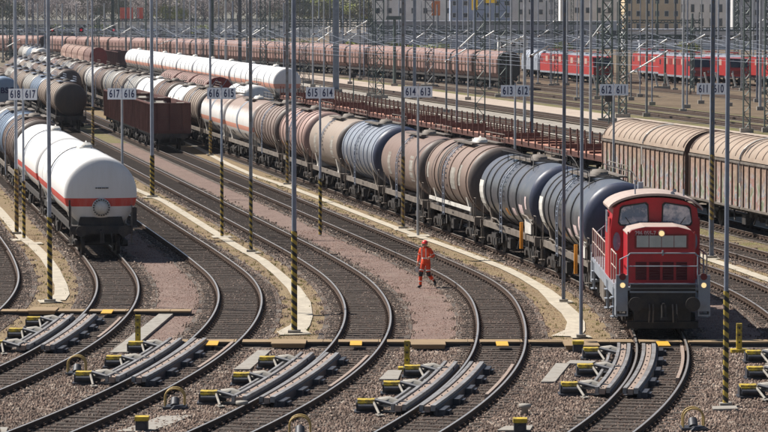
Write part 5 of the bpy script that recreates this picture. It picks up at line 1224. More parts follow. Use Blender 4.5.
# ================================================================== WORKER
def worker():
    p = W(425.5, 287.5, -.20); root_loc = (p.x, p.y, -.205)
    J = {'pelvis': ((0, .02, .97), .150), 'waist': ((0, .01, 1.10), .135), 'chest': ((0, -.01, 1.30), .165), 'neckb': ((0, 0, 1.46), .085), 'neck': ((-.005, -.02, 1.53), .060), 'head': ((-.01, -.04, 1.62), .092), 'crown': ((-.01, -.03, 1.71), .085),
         'hipl': ((-.10, .01, .92), .115), 'kneel': ((-.13, -.14, .50), .078), 'ankl': ((-.15, -.12, .12), .055), 'heell': ((-.15, -.09, .055), .052), 'toel': ((-.18, -.29, .045), .042),
         'hipr': ((.10, .01, .92), .115), 'kneer': ((.14, -.04, .50), .078), 'ankr': ((.22, .28, .24), .055), 'heelr': ((.23, .33, .20), .050), 'toer': ((.26, .27, .055), .042),
         'shl': ((-.19, 0, 1.42), .085), 'ell': ((-.28, .06, 1.16), .062), 'wrl': ((-.27, -.08, .95), .040), 'pal': ((-.27, -.12, .89), .036),
         'shr': ((.19, 0, 1.42), .085), 'elr': ((.30, .10, 1.18), .062), 'wrr': ((.24, -.13, 1.14), .040), 'par': ((.21, -.20, 1.13), .036)}
    E_ = [('pelvis', 'waist'), ('waist', 'chest'), ('chest', 'neckb'), ('neckb', 'neck'), ('neck', 'head'), ('head', 'crown'), ('pelvis', 'hipl'), ('hipl', 'kneel'), ('kneel', 'ankl'), ('ankl', 'heell'), ('heell', 'toel'), ('pelvis', 'hipr'), ('hipr', 'kneer'), ('kneer', 'ankr'), ('ankr', 'heelr'), ('heelr', 'toer'), ('chest', 'shl'), ('shl', 'ell'), ('ell', 'wrl'), ('wrl', 'pal'), ('chest', 'shr'), ('shr', 'elr'), ('elr', 'wrr'), ('wrr', 'par')]
    names = list(J); me = bpy.data.meshes.new('tmp'); me.from_pydata([J[n][0] for n in names], [(names.index(a), names.index(b)) for a, b in E_], [])
    ob = bpy.data.objects.new('tmp', me); C.objects.link(ob); sk = ob.modifiers.new('s', 'SKIN'); sk.use_smooth_shade = True; ob.modifiers.new('u', 'SUBSURF').levels = 2
    for i, n in enumerate(names):
        v = me.skin_vertices[0].data[i]; v.radius = (J[n][1], J[n][1] * (.78 if n in ('chest', 'waist', 'pelvis') else 1)); v.use_root = (n == 'pelvis')
    dg = bpy.context.evaluated_depsgraph_get(); body = bpy.data.meshes.new_from_object(ob.evaluated_get(dg)); bpy.data.objects.remove(ob)
    body.name = 'person'; vs = [tuple(v.co) for v in body.vertices]; fs = [tuple(f.vertices) for f in body.polygons]
    mb = MB(); mb.add(vs, fs, True)
    for (pn, wn, sgn) in (('pal', 'wrl', -1), ('par', 'wrr', 1)):
        a = Vector(J[pn][0]); d = (a - Vector(J[wn][0])).normalized(); u = d.cross(Vector((1, 0, 0))).normalized(); q = d.cross(u)
        for i, (o, ln) in enumerate(((-.028, .062), (-.01, .075), (.009, .070), (.026, .055))):
            b0 = a + u * o + d * .01; b1 = b0 + d * ln * .55 - q * .004 * sgn; b2 = b1 + (d * .5 + Vector((0, -.35, -.3))).normalized() * ln * .55; mb.tube(b0, b1, .0095, 6, .009); mb.tube(b1, b2, .009, 6, .007)
        mb.tube(a - d * .02 + u * -.03, a + d * .02 + u * -.065, .011, 6, .009); mb.tube(a + d * .02 + u * -.065, a + d * .05 + u * -.06, .009, 6, .007)
    h = Vector(J['head'][0])
    mb.lathe([(-.012, 0), (-.006, .012), (.018, .010), (.03, 0)], (h.x - .0, h.y - .098, h.z - .01), 'z', 8)
    for s in (-1, 1): mb.tube((h.x + s * .088, h.y + .01, h.z - .02), (h.x + s * .100, h.y + .01, h.z + .01), .022, 8)
    mb.v = [(x, y, z) for x, y, z in mb.v]
    def reg(c):
        x, y, z = c
        if z > 1.535: return 1
        if z < .105 or (y > .20 and z < .30): return 2
        if (Vector(c) - Vector(J['pal'][0])).length < .10 or (Vector(c) - Vector(J['par'][0])).length < .10: return 1
        if .42 < z < .60 and y < .0: return 2
        return 0
    mb.mi = [reg(sum((Vector(mb.v[i]) for i in f), Vector()) / len(f)) for f in mb.f]
    o = mb.build('person', ['orange_suit', 'skin', 'boot_black'], fix=True); o.location = root_loc; o.rotation_euler = (0, 0, -.45)
    tag(o, 'worker in orange high-visibility suit and red helmet walking between the tracks with a pale bag', 'person')
    hm = MB(); hm.lathe([(.0, .125), (.02, .118), (.05, .108), (.09, .085), (.115, .045), (.12, 0)], (h.x, h.y + .015, h.z + .03), 'z', 20); hm.box((h.x, h.y - .115, h.z + .035), (.15, .09, .012)); hm.build('helmet', 'helmet', o)
    fc = MB()
    for s in (-1, 1): fc.box((h.x + s * .032, h.y - .090, h.z + .005), (.022, .012, .010))
    fc.box((h.x, h.y - .092, h.z - .05), (.04, .012, .008)); fc.build('eyes_and_mouth', 'boot_black', o)
    rf = MB()
    rf.lathe([(1.08, .150), (1.13, .152)], (0, .005, 0), 'z', 20, 1)
    for s in (-1, 1):
        rf.box((s * .085, -.150, 1.30), (.03, .02, .34)); rf.box((s * .085, .13, 1.30), (.03, .02, .34))
    for a, b, r in ((J['hipl'][0], J['kneel'][0], .108), (J['hipr'][0], J['kneer'][0], .108), (J['kneel'][0], J['ankl'][0], .08), (J['kneer'][0], J['ankr'][0], .08), (J['shl'][0], J['ell'][0], .082), (J['shr'][0], J['elr'][0], .082)):
        a = Vector(a); b = Vector(b); rf.tube(a.lerp(b, .60), a.lerp(b, .70), r, 12, r * .97, caps=False)
    rf.build('reflective_tape', 'reflect', o)
    jk = MB(); jk.lathe([(.90, .165), (.95, .168), (1.08, .155), (1.09, .15)], (0, .01, 0), 'z', 20); jk.build('jacket_hem', 'orange_suit', o)
    bag = MB(); bag.prism([(-.05, .05), (.05, .04), (.065, .20), (.0, .26), (-.06, .20)], -.035, .035, 'y'); bag.tube((0, 0, .24), (0, 0, .36), .008, 5)
    bo = bag.build('carrier_bag', 'white_part'); rz = -.45; lx, ly = -.28, -.15
    bo.location = (root_loc[0] + lx * math.cos(rz) - ly * math.sin(rz), root_loc[1] + lx * math.sin(rz) + ly * math.cos(rz), root_loc[2] + .54); tag(bo, 'small pale bag hanging from the hand of the orange-suited worker', 'bag')
worker()

# ================================================================== OVERHEAD LINE: masts, gantries, cantilevers, wires
def lattice_mesh(wd, h, heavy=False, panel=None):
    mb = MB(); r = wd / 2; t = .055 if not heavy else .085; panel = panel or wd * 1.25
    for sx in (-1, 1):
        for sy in (-1, 1): mb.box((sx * r, sy * r * .6, h / 2), (t * 1.6, t * 1.6, h))
    z = .2; k = 0
    while z < h - panel * .5:
        for sy in (-1, 1):
            a, b = (-r, r) if k % 2 == 0 else (r, -r)
            mb.tube((a, sy * r * .6, z), (b, sy * r * .6, z + panel), t * .5, 4, caps=False)
            if heavy: mb.tube((b, sy * r * .6, z), (a, sy * r * .6, z + panel), t * .5, 4, caps=False)
        mb.box((0, -r * .6, z), (wd, t, t)); z += panel; k += 1
    return mb
def mast(px, py, wpx, h, kind, lab, m='mast_green', arms=(), grp='overhead line masts'):
    p = W(px, py, -.2); sc = 3200 / p.y; wd = wpx / sc; root = empty('catenary_mast', lab, 'mast', grp, p)
    if kind == 'L': lattice_mesh(wd, h).build('lattice', m, root)
    elif kind == 'D': lattice_mesh(wd, h, True).build('lattice', m, root)
    elif kind == 'P': MB().tube((0, 0, 0), (0, 0, h), wd / 2, 10, wd * .42).build('shaft', m, root)
    elif kind == 'H':
        b = MB(); b.box((-wd * .42, 0, h / 2), (wd * .16, wd, h)); b.box((wd * .42, 0, h / 2), (wd * .16, wd, h)); b.box((0, 0, h / 2), (wd * .7, wd * .14, h)); b.build('shaft', m, root)
    MB().box((0, 0, .12), (max(.7, wd * 2), max(.7, wd * 1.6), .5)).build('footing', 'slab', root)
    for (x0, y0, x1, y1) in arms:
        # read off as heights at the mast's own distance
        z = lambda yy: (py - yy) / sc
        a = ((x0 - px) / sc, -.1, z(y0)); b = ((x1 - px) / sc, -.4, z(y1)); g = MB(); r = .055
        g.tube(a, b, r * 1.45, 6); cn = g.build('cantilever', 'arm', root)
        MB().tube((0, 0, z(y1)), (b[0], b[1], b[2]), .025, 5).build('stay', 'steel_dark', cn); MB().tube((0, 0, z(y0)), (a[0] + .001, a[1], a[2]), .03, 5).build('bracket', 'steel_dark', cn)
        ins = MB()
        for kx in range(4): q = Vector(a).lerp(Vector(b), .04 + kx * .02); ins.tube(q, q + (Vector(b) - Vector(a)).normalized() * .05, .11, 8)
        ins.build('insulator', 'oxide', cn)
    return root
MASTS = [
 (480, 131, 9.5, 15, 'L', 'mast_green', (), 'green-grey lattice mast right of centre beyond the red stake wagons'),
 (429.5, 87, 8.5, 16, 'D', 'mast_grey', (), 'broad lattice mast in front of the hopper row above the 614 613 sign'),
 (502.5, 97, 7.5, 15, 'L', 'mast_green', ((500, 48, 521, 37),), 'lattice mast at the dark right end of the hopper row'),
 (607, 122, 9.5, 16, 'D', 'mast_green', (), 'heavy dark lattice mast behind the 612 611 sign'),
 (622.5, 117.5, 7.5, 15, 'D', 'mast_green', ((620, 79, 667, 51),), 'dark lattice mast right of the heavy one with a long bright arm'),
 (746.5, 132.5, 6.5, 15, 'L', 'mast_green', (), 'slim green lattice mast near the right edge beyond the vans'),
 (767, 132, 5, 15, 'L', 'mast_green', (), 'green lattice mast cut by the right edge'),
 (760, 110, 3.0, 14, 'P', 'steel_light', (), 'light pole left of the mast at the right edge'),
 (456.8, 126, 2.2, 14, 'P', 'steel_dark', (), 'dark slim post left of the green lattice mast in the centre'),
 (446.3, 113, 2.0, 12, 'P', 'mast_grey', ((445, 62, 466, 49),), 'thin brownish post between two lattice masts in the centre'),
 (524.5, 139, 3.2, 14, 'P', 'steel_light', (), 'left of two close light posts beside the 613 612 sign'),
 (531.7, 149, 3.2, 14, 'H', 'steel_dark', ((529, 57, 548, 45),), 'right of two close posts beside the 613 612 sign'),
 (590.3, 152, 3.0, 14, 'P', 'steel_light', (), 'light post standing at the left end of the tan vans'),
 (646.5, 116.5, 2.5, 13, 'P', 'mast_grey', (), 'slim post at the service road beyond the vans'),
 (683, 112.5, 2.5, 13, 'P', 'steel_light', (), 'slim light post with small white box beyond the vans'),
 (657, 75, 2.2, 12, 'P', 'mast_green', ((660, 64, 673, 57),), 'thin green post beside the second group of red locomotives'),
 (665, 86, 2.6, 7, 'P', 'mast_green', (), 'short green post in front of the second red locomotive group'),
 (414.5, 98, 3.2, 14, 'H', 'steel', (), 'grey post above the 614 613 sign'),
 (394.5, 86, 3.4, 9.2, 'P', 'mast_green', (), 'green post with a T-shaped head in front of the hopper row'),
 (371, 96, 4.5, 16, 'L', 'mast_green', (), 'left of the dense dark pair of lattice masts'),
 (379.5, 98, 8.5, 16, 'D', 'mast_green', (), 'broader right one of the dense dark pair of lattice masts'),
 (336, 92, 6.2, 15, 'H', 'steel', ((330, 48, 353, 33),), 'broad grey column above the 615 614 sign'),
 (301.5, 93, 3.5, 14, 'L', 'mast_grey', (), 'light lattice mast just right of the thickest pole'),
 (307, 83, 4.5, 14, 'L', 'mast_green', ((309, 38, 320, 30), (316, 42, 332, 31)), 'dark lattice mast with two bright arms right of the thickest pole'),
 (263, 78, 5, 14, 'D', 'mast_green', (), 'dark lattice mast over the white gas train'),
 (277, 78, 4.5, 14, 'L', 'mast_green', (), 'lattice mast over the end of the white gas train'),
 (324, 100, 1.6, 12, 'P', 'steel_light', (), 'thin light post over the 615 614 sign'),
 (350, 84, 1.6, 12, 'P', 'steel_light', ((344, 35, 367, 21),), 'thin light post left of the dark lattice pair'),
 (240, 72, 3.6, 14, 'H', 'mast_grey', ((243, 41, 267, 26),), 'grey post with a bright arm above the white gas train'),
 (226, 73, 2.6, 14, 'P', 'steel_light', (), 'light post above the middle of the white gas train'),
 (212, 71, 4.0, 15, 'H', 'mast_green', ((219, 35, 232, 25),), 'green post above the 616 615 sign'),
 (196, 70, 2.0, 13, 'P', 'steel', (), 'thin grey post over the white gas train, left part'),
 (177, 68, 2.2, 13, 'P', 'steel_light', ((176, 36, 190, 28),), 'thin light post at the left part of the white gas train'),
 (164.5, 66, 3.0, 14, 'L', 'mast_green', (), 'green lattice mast above the left end of the white gas train'),
 (146, 64, 2.0, 13, 'P', 'mast_green', (), 'thin green post left of the tall striped-foot pole at the gas train'),
 (131, 65, 2.0, 13, 'P', 'steel_light', ((121, 34, 131, 28),), 'thin light post at the far end of the white gas train'),
 (113, 60, 2.8, 13, 'H', 'mast_green', (), 'green post near the red billboard'),
 (104.5, 61, 1.8, 12, 'P', 'steel_light', ((102, 22, 110, 15),), 'thin light post left of the red billboard'),
 (62.5, 60, 1.8, 12, 'P', 'steel', (), 'thin grey post right of the second signal'),
 (76.5, 60, 1.8, 12, 'P', 'steel_light', (), 'thin light post beside the third signal'),
 (38, 60, 1.8, 12, 'P', 'steel_light', ((38, 19, 46, 13),), 'thin light post far left with a short bright arm'),
 (27, 60, 2.8, 13, 'P', 'steel', (), 'grey post far left near the top corner'),
 (8.5, 60, 3.0, 13, 'L', 'mast_green', (), 'lattice mast in the top left corner'),
 (546, 76, 2.0, 12, 'P', 'mast_grey', ((546, 26, 556, 20),), 'thin post between the hopper row and the red locomotives'),
 (556, 86, 3.6, 13, 'L', 'mast_green', (), 'lattice mast at the left end of the red locomotives'),
 (572, 70, 2.6, 13, 'L', 'mast_green', (), 'lattice mast behind the leftmost red locomotives'),
 (692, 88, 2.6, 10, 'P', 'mast_green', (), 'green post left of the heavy perforated pole, at the red locomotives'),
 (736, 70, 4.0, 14, 'D', 'mast_green', (), 'dark lattice mast behind the last red locomotives'),
 (753, 80, 1.8, 13, 'P', 'steel_light', ((755, 25, 769, 16),), 'thin light post with a bright arm near the top right corner'),
 (490, 90, 1.6, 12, 'P', 'steel_light', ((483, 38, 494, 31),), 'thin light post left of the mast at the hopper row end'),
 (468, 100, 1.5, 12, 'P', 'steel_light', ((458, 49, 476, 32),), 'thin light post left of the centre lattice mast'),
 (405, 80, 1.8, 12, 'P', 'steel', ((405, 46, 427, 31),), 'thin grey post right of the T-headed post'),
 (360, 80, 1.8, 12, 'P', 'mast_grey', (), 'thin post between the broad grey column and the dark lattice pair'),
 (580, 100, 1.6, 12, 'P', 'mast_grey', ((584, 48, 603, 22),), 'thin post in front of the first red locomotive'),
 (631, 100, 1.6, 12, 'P', 'mast_grey', ((633, 52, 648, 40),), 'thin post right of the two dark lattice masts'),
]
rm = random.Random(17); SLIM = []
for i, px in enumerate((3, 14, 33, 45, 57, 70, 88, 99, 119, 126, 138, 157, 170, 184, 190, 203, 219, 233, 247, 257, 270, 284, 313, 319, 330, 343, 364, 388, 399, 421, 437, 451, 463, 474, 495, 511, 519, 538, 551, 567, 577, 597, 617, 627, 640, 652, 675, 687, 701, 718, 729, 742, 757, 764)):
    py = rm.uniform(58, 66) + max(0, px - 150) * .05 + rm.choice([0, 0, 8, 16]) * (px > 200)
    y0 = rm.uniform(24, 50); arms = ((px, y0, px + rm.uniform(9, 20), y0 - rm.uniform(6, 11)),) if rm.random() < .42 else ()
    SLIM.append((px, py, rm.uniform(1.1, 2.1), rm.uniform(11, 14), rm.choice('PPPPL'), rm.choice(['mast_green', 'mast_grey', 'steel_light', 'steel', 'steel_dark']), arms, f'slim background post {"with bright arm " if arms else ""}among the masts, {ORD[i % 30]} of the {"left" if i < 30 else "right"} lot'))
MASTS += SLIM
for (px, py, wpx, h, kd, m, arms, lab) in MASTS: mast(px, py, wpx, h, kd, lab, m, arms)
th = MB(); p = W(394.5, 86, -.2); th.box((p.x, p.y, 9.3), (2.4, .5, .5), taper=.9); localise(th, (p.x, p.y, 9.3)); o = th.build('mast_head', 'mast_green'); o.parent = [q for q in bpy.data.objects if q.get('label') == 'green post with a T-shaped head in front of the hopper row'][0]; o.location = (0, 0, 9.4)

def gantry(Y, x0, x1, ypx, lab, wd=.55, posts=(0, 1)):
    X0, X1 = (x0 - 384) / 3200 * Y, (x1 - 384) / 3200 * Y; z = CAM_H - (ypx - 12) * Y / 3200
    root = empty('gantry', lab, 'gantry', 'overhead line gantries', ((X0 + X1) / 2, Y, -.2)); hx = (X1 - X0) / 2; b = MB(); t = .10; wd = .42
    for sy in (-1, 1):
        for dz in (0, -wd): b.box((0, sy * .25, z + dz), (2 * hx, t * 1.6, t * 1.6))
        x = -hx; k = 0
        while x < hx - .3: b.tube((x, sy * .25, z if k % 2 else z - wd), (min(hx, x + wd * 1.2), sy * .25, z - wd if k % 2 else z), t * .5, 4, caps=False); x += wd * 1.2; k += 1
    b.build('truss', 'mast_green', root)
    for f in posts: q = lattice_mesh(.5, z + 1.2).build('post', 'mast_green', root); q.location = (-hx + 2 * hx * f, 0, 0)
    dr = MB(); x = -hx + 2; ds = []
    while x < hx - 1: dr.tube((x, 0, z - wd), (x, 0, z - wd - 1.3), .035, 5); dr.tube((x, 0, z - wd - 1.2), (x + 1.0, 0, z - wd - .9), .025, 5); x += 4.6
    g_ = dr.build('droppers', 'steel_dark', root); g_['kind'] = 'stuff'
for a in ((640, 96, 290, 18, 'gantry crossing the top left in front of the trees', .55, (0, .5, 1)), (560, 288, 372, 18, 'short upper gantry left of the dark lattice pair'), (500, 288, 374, 22.5, 'lower gantry left of the dark lattice pair'), (520, 380, 482, 30, 'gantry between the dark lattice pair and the green centre mast'), (600, 372, 470, 25, 'thin gantry above the hopper row centre'),
          (470, 482, 566, 29.5, 'lower gantry between the centre mast and the red locomotives'), (560, 484, 602, 20.5, 'upper gantry between the centre mast and the heavy dark mast'), (400, 600, 692, 33.5, 'low gantry carried by the two dark lattice masts'), (520, 622, 700, 19, 'upper gantry right of the two dark lattice masts'), (480, 684, 800, 26.5, 'gantry running out at the top right corner'), (700, 0, 110, 24, 'gantry at the top left corner', .5, (.1, .9))):
    gantry(*a)
# running wires over the through tracks
for i, (o0, Y0, Y1) in enumerate(((23.7, 240, 900), (28.3, 240, 900), (33.0, 240, 900), (46.2, 240, 900), (50.9, 240, 900), (57, 260, 900), (78, 260, 900), (83, 260, 900), (19.0, 300, 900), (64, 280, 900), (70, 280, 900))):
    g = MB(); f = lambda Y, dz: (tx(5, 138) + o0 - .17 * (Y - 138), Y, dz)
    Y = Y0
    while Y < Y1:
        a, b = Y, Y + 55; n = 6
        pts = [f(a + (b - a) * k / n, 7.5 - 1.1 * (1 - (2 * k / n - 1) ** 2)) for k in range(n + 1)]; g.path(pts, .016, 4); g.tube(f(a, 5.9), f(b, 5.9), .014, 4)
        for k in range(1, n): g.tube(pts[k], (pts[k][0], pts[k][1], 5.9), .008, 3)
        Y = b
    tag(g.build('overhead_wire', 'steel_dark'), f'overhead contact wire with hangers above the background tracks, {ORD[i]} row', 'overhead wire', 'overhead wires')
for i, (px, py, base, lab) in enumerate(((52.5, 30, 60, 'black signal with lit red lamp, leftmost of the three at upper left'), (81.5, 30, 60, 'black signal with lit red lamp, middle of the three at upper left'), (114, 30, 60, 'black signal with lit red lamp, rightmost of the three, under the billboard'))):
    p = W(px, base, -.2); sc = 3200 / p.y; z = (base - py) / sc; root = empty('signal', lab, 'signal', 'red signals upper left', p)
    MB().tube((0, 0, 0), (0, 0, z), .11, 8).build('post', 'mast_grey', root); hd = MB().box((0, -.1, z), (.95, .3, 1.05)).build('signal_head', 'black', root)
    MB().tube((0, -.27, z), (0, -.33, z), .24, 14).build('red_lamp', 'signal_red', hd); MB().tube((0, -.26, z + .28), (0, -.5, z + .3), .28, 10, caps=False).build('hood', 'black', hd)
for px, py, base, wpx, hpx, lab in ((353.5, 75.5, 103, 5.2, 4.6, 'black box on a post above the 615 614 sign'), (290, 75.5, 108, 4.4, 4.4, 'black box behind the thickest pole at the end of the white gas train'), (609, 98.5, 124, 8.5, 6.5, 'black box mounted under the 612 611 sign on the heavy lattice mast')):
    p = W(px, base, -.2); sc = 3200 / p.y; z = (base - py) / sc; root = empty('signal', lab, 'signal', 'signals seen from behind', p)
    MB().tube((0, 0, 0), (0, 0, z), .07, 8).build('post', 'mast_green', root); MB().box((0, -.1, z), (wpx / sc, .3, hpx / sc)).build('signal_head', 'black', root)
def mast_struts(px, py, lab):
    p = W(px, py, -.2); root = empty('buffer_stand', lab, 'track stand', 'white slanted stands by the red locomotives', p)
    for s in (-1, 1): MB().box((s * .75, 0, 1.0), (.22, .3, 2.3), ry=-.25).build('strut', 'white_part', root)
    MB().box((0, 0, .2), (2.2, .5, .35)).build('base', 'slab', root)
for px, py, lab in ((662, 89, 'white slanted stand at the second group of red locomotives'), (601, 91, 'white slanted stand left of the heavy dark mast'), (740, 89, 'white slanted stand in front of the third red locomotive'), (634, 84, 'white slanted stand right of the dark lattice masts'), (712, 88, 'white slanted stand behind the 611 610 sign')): mast_struts(px, py, lab)

# ================================================================== FAR BACKGROUND
# double-deck car wagons in the top left, each car a thing of its own
def transporter():
    root = empty('car_transporter_wagon'); root['category'] = 'car transporter'; L = 27.0; H = L / 2 - .6
    for z, nm in ((1.1, 'lower_deck'), (2.95, 'upper_deck')): MB().box((0, 0, z), (2 * H, 2.8, .16)).build(nm, 'steel_dark', root)
    for i in range(8):
        for s in (-1, 1): MB().box((-H + .3 + i * (2 * H - .6) / 7, s * 1.36, 2.3), (.16, .12, 2.4)).build('post', 'steel', root)
    for s in (-1, 1): MB().box((0, s * 1.38, 3.4), (2 * H, .06, .10)).build('rail', 'steel', root)
    buffers(root, L)
    for k in (-1, 1): bogie(root, k * (L / 2 - 4))
    return root
def car():
    root = empty('car'); root['category'] = 'car'
    MB().prism([(-2.1, .3), (2.1, .3), (2.15, .65), (1.9, .82), (1.1, .92), (-1.9, .95), (-2.12, .8)], -.85, .85, 'y').build('body', 'wall_slate', root)
    MB().prism([(-1.8, .92), (1.15, .90), (.55, 1.4), (-1.2, 1.43)], -.74, .74, 'y').build('glasshouse', 'window', root)
    MB().box((-.3, 0, 1.43), (1.7, 1.4, .05)).build('roof', 'wall_slate', root)
    for x in (-1.3, 1.3):
        for s in (-1, 1): MB().tube((x, s * .70, .32), (x, s * .88, .32), .32, 12).build('wheel', 'black', root)
    return root
tp = transporter(); cr = car(); first = True; ci = 0
CC = [('wall_slate', 'dark grey'), ('wall_light', 'silver'), ('wall_blue', 'blue'), ('window', 'black'), ('wall_grey', 'grey')]
rc = random.Random(11)
for i in range(7):
    Yc = 1120 - i * 2; Xc = (-16 + i * 40 * 1.0 - 384) / 3200 * Yc + 7; dz = -1.2
    o = tp if i == 0 else copy_tree(tp); o.location = (Xc, Yc, 0); o.rotation_euler = (0, 0, -.07); tag(o, f'double-deck car transporter wagon in the top left distance, {ORD[i]} from the left', group='car transporter wagons')
    for lv in (1.19, 3.04):
        for j in range(5):
            cc = CC[rc.randrange(5)]; c_ = cr if first else copy_tree(cr)
            if not first:
                for ch in c_.children:
                    if ch.name.split('.')[0] in ('body', 'roof'): ch.data = ch.data.copy(); ch.data.materials[0] = M[cc[0]]
            else: cc = CC[0]
            first = False; dx = -10.2 + j * 5.1; c_.location = (Xc + dx * math.cos(-.07), Yc + dx * math.sin(-.07), lv); c_.rotation_euler = (0, 0, -.07)
            tag(c_, f'{cc[1]} car, {ORD[j]} on the {"upper" if lv > 2 else "lower"} deck of the {ORD[i]} transporter', 'car', 'cars on the far transporters')

def building(nm, x0, x1, ytop, Y, m, floors, cols, lab, win='window', depth=14, x_in=None, wsz=(1.2, 1.6), roof='wall_slate'):
    X0, X1 = (x0 - 384) / 3200 * Y, (x1 - 384) / 3200 * Y; z = CAM_H - (ytop - 12) * Y / 3200
    root = empty(nm, lab, 'building', None, ((X0 + X1) / 2, Y, -.3)); w_ = X1 - X0
    MB().box((0, depth / 2, z / 2), (w_, depth, z)).build('wall', m, root); MB().box((0, depth / 2, z + .15), (w_ + .6, depth + .6, .3)).build('roof', roof, root)
    for f in range(floors):
        for c_ in range(cols):
            zz = (f + .62) * (z / floors) if floors > 0 else 2
            fr = MB().box((-w_ / 2 + (c_ + .5) * w_ / cols, -.04, zz), (wsz[0] + .25, .10, wsz[1] + .25)).build('window', 'white_part', root)
            MB().box((-w_ / 2 + (c_ + .5) * w_ / cols, -.07, zz), wsz[:1] + (.08,) + wsz[1:]).build('pane', win, fr)
    return root
building('apartment_building', 372, 455, -34, 1010, 'wall_light', 6, 7, 'pale grey building with windows behind the slate hall, top centre')
building('office_building', 450, 512, -26, 960, 'wall_blue', 6, 6, 'blue-grey building behind the yellow signs, top centre', wsz=(1.4, 1.2))
building('apartment_building', 505, 566, -30, 1040, 'wall_grey', 6, 6, 'mid grey building left of the first red locomotives, top')
building('apartment_building', 560, 626, -36, 985, 'wall_light', 6, 6, 'light grey building left of the tan one')
building('apartment_building', 624, 680, -30, 950, 'wall_tan', 6, 6, 'tan building with small white-framed windows, top right', wsz=(1.1, 1.5))
building('apartment_building', 678, 734, -40, 1000, 'wall_light', 6, 6, 'tall pale building with dark window strips right of the tan one', wsz=(1.0, 2.4))
building('apartment_building', 732, 800, -32, 965, 'wall_grey', 6, 7, 'grey building in the top right corner', wsz=(1.2, 1.5))
building('warehouse', 366, 622, 21, 880, 'wall_slate', 1, 22, 'long low slate-grey hall behind the gantries in the top centre', wsz=(2.4, 1.2), depth=20)
building('warehouse', 622, 800, 29, 870, 'wall_grey', 1, 14, 'low light grey hall behind the red locomotives', wsz=(2.2, 1.4), depth=20)
for i, (x0, x1, yt, Y, m, lab) in enumerate(((330, 372, 33, 820, 'wall_grey', 'small grey shed left of the slate hall'), (498, 528, 38, 800, 'wall_light', 'small pale hut in front of the slate hall'), (640, 668, 40, 790, 'wall_slate', 'small dark hut behind the second red locomotive group'))):
    building('shed', x0, x1, yt, Y, m, 1, 3, lab, depth=6, wsz=(1.0, 1.0))
w_ = empty('white_wall', 'long low white building along the top left under the trees', 'building', None, (-100, 1300, -.3)); MB().box((0, 4, 3.3), (150, 8, 6.8)).build('wall', 'white_wall', w_); MB().box((0, 4, 6.85), (151, 9, .3)).build('roof', 'wall_slate', w_)
for j in range(24): MB().box((-72 + j * 6.2, -.05, 4.2), (2.4, .10, 1.2)).build('window', 'window', w_)
def sign_board(x0, x1, y0, y1, Y, m, lab, cat='billboard'):
    X0, X1 = (x0 - 384) / 3200 * Y, (x1 - 384) / 3200 * Y; z0, z1 = CAM_H - (y1 - 12) * Y / 3200, CAM_H - (y0 - 12) * Y / 3200; root = empty('billboard', lab, cat, None, ((X0 + X1) / 2, Y, -.3)); w2 = (X1 - X0) / 2
    MB().box((0, 0, (z0 + z1) / 2 + .3), (2 * w2, .25, z1 - z0)).build('panel', m, root)
    for s in (-.6, .6): MB().box((s * w2, .25, (z0 + z1) / 4 + .1), (.25, .25, (z0 + z1) / 2 + .4)).build('post', 'steel_dark', root)
sign_board(120.5, 133.5, 7.5, 20, 1180, 'billboard', 'large red-orange board among the masts at upper left, wider of two'); sign_board(137.5, 143.5, 7.5, 19, 1180, 'billboard', 'narrow red-orange board right of the wider one at upper left')
sign_board(471.5, 477.5, -6, 10, 900, 'amber_sign', 'upright yellow sign at the top edge left of the wide one', 'sign'); sign_board(484, 496, -8, 3, 900, 'amber_sign', 'wide yellow sign cut by the top edge', 'sign')
sign_board(431.5, 440, 1, 15.5, 860, 'orange_wall', 'orange board in front of the pale grey building', 'billboard')
# fence line
fn = empty('fence', 'thin grey fence in front of the far halls', 'fence', None, (60, 760, -.3)); g = MB()
for z in (.3, 1.0, 1.8): g.box((0, 0, z), (190, .05, .06))
g.build('fence_rail', 'steel_dark', fn)
g = MB()
for i in range(96): g.box((-95 + i * 2, 0, 1.0), (.09, .09, 2.1))
g.build('fence_post', 'steel_dark', fn)['kind'] = 'stuff'

# trees: tapered trunk, limbs, a crown of many small leaf faces
def tree_meshes(seed, h, w, dens, bare):
    r = random.Random(seed); t = MB(); t.tube((0, 0, 0), (0, 0, h * .35), .32, 8, .22); tips = []
    def limb(a, d, l, rad, k):
        b = a + d * l; t.tube(a, b, rad, 5, rad * .6, caps=False)
        if k == 0: tips.append(b); return
        for _ in range(3): limb(b, (d + Vector((r.uniform(-.7, .7), r.uniform(-.7, .7), r.uniform(-.15, .5)))).normalized(), l * r.uniform(.6, .8), rad * .6, k - 1)
    for i in range(6):
        a = 6.28 * i / 6; limb(Vector((0, 0, h * (.25 + .05 * i))), Vector((math.cos(a) * w * .13, math.sin(a) * w * .13, 1)).normalized(), h * .19, .16, 3 if bare else 2)
    c = MB()
    for _ in range(dens):
        tp_ = r.choice(tips); q = tp_ + Vector((r.gauss(0, w * .10), r.gauss(0, w * .10), r.gauss(0, h * .05))); s = r.uniform(.18, .5) * (.55 if bare else 1)
        u = Vector((r.uniform(-1, 1), r.uniform(-1, 1), r.uniform(-1, 1))).normalized(); v = u.orthogonal().normalized()
        c.add([q - u * s, q + v * s * .6, q + u * s, q - v * s * .6], [(0, 1, 2, 3)])
    return t, c
TV = []
for sd_, h, wv, dn, bare, m, nm in ((1, 17, 9, 2600, True, 'twig', 'bare brown-grey'), (2, 20, 10, 2400, True, 'twig', 'tall bare grey'), (3, 15, 10, 2600, False, 'leaf', 'yellow-green'), (4, 16, 9, 2600, False, 'leaf_dark', 'dull green-brown'), (5, 7, 8, 1700, False, 'leaf', 'bushy yellow-green')):
    t, c = tree_meshes(sd_, h, wv, dn, bare); TV.append((t.mesh('trunk', [M['bark']]), c.mesh('crown', [M[m]], False), nm))
rt = random.Random(21); tcount = {}
spots = []
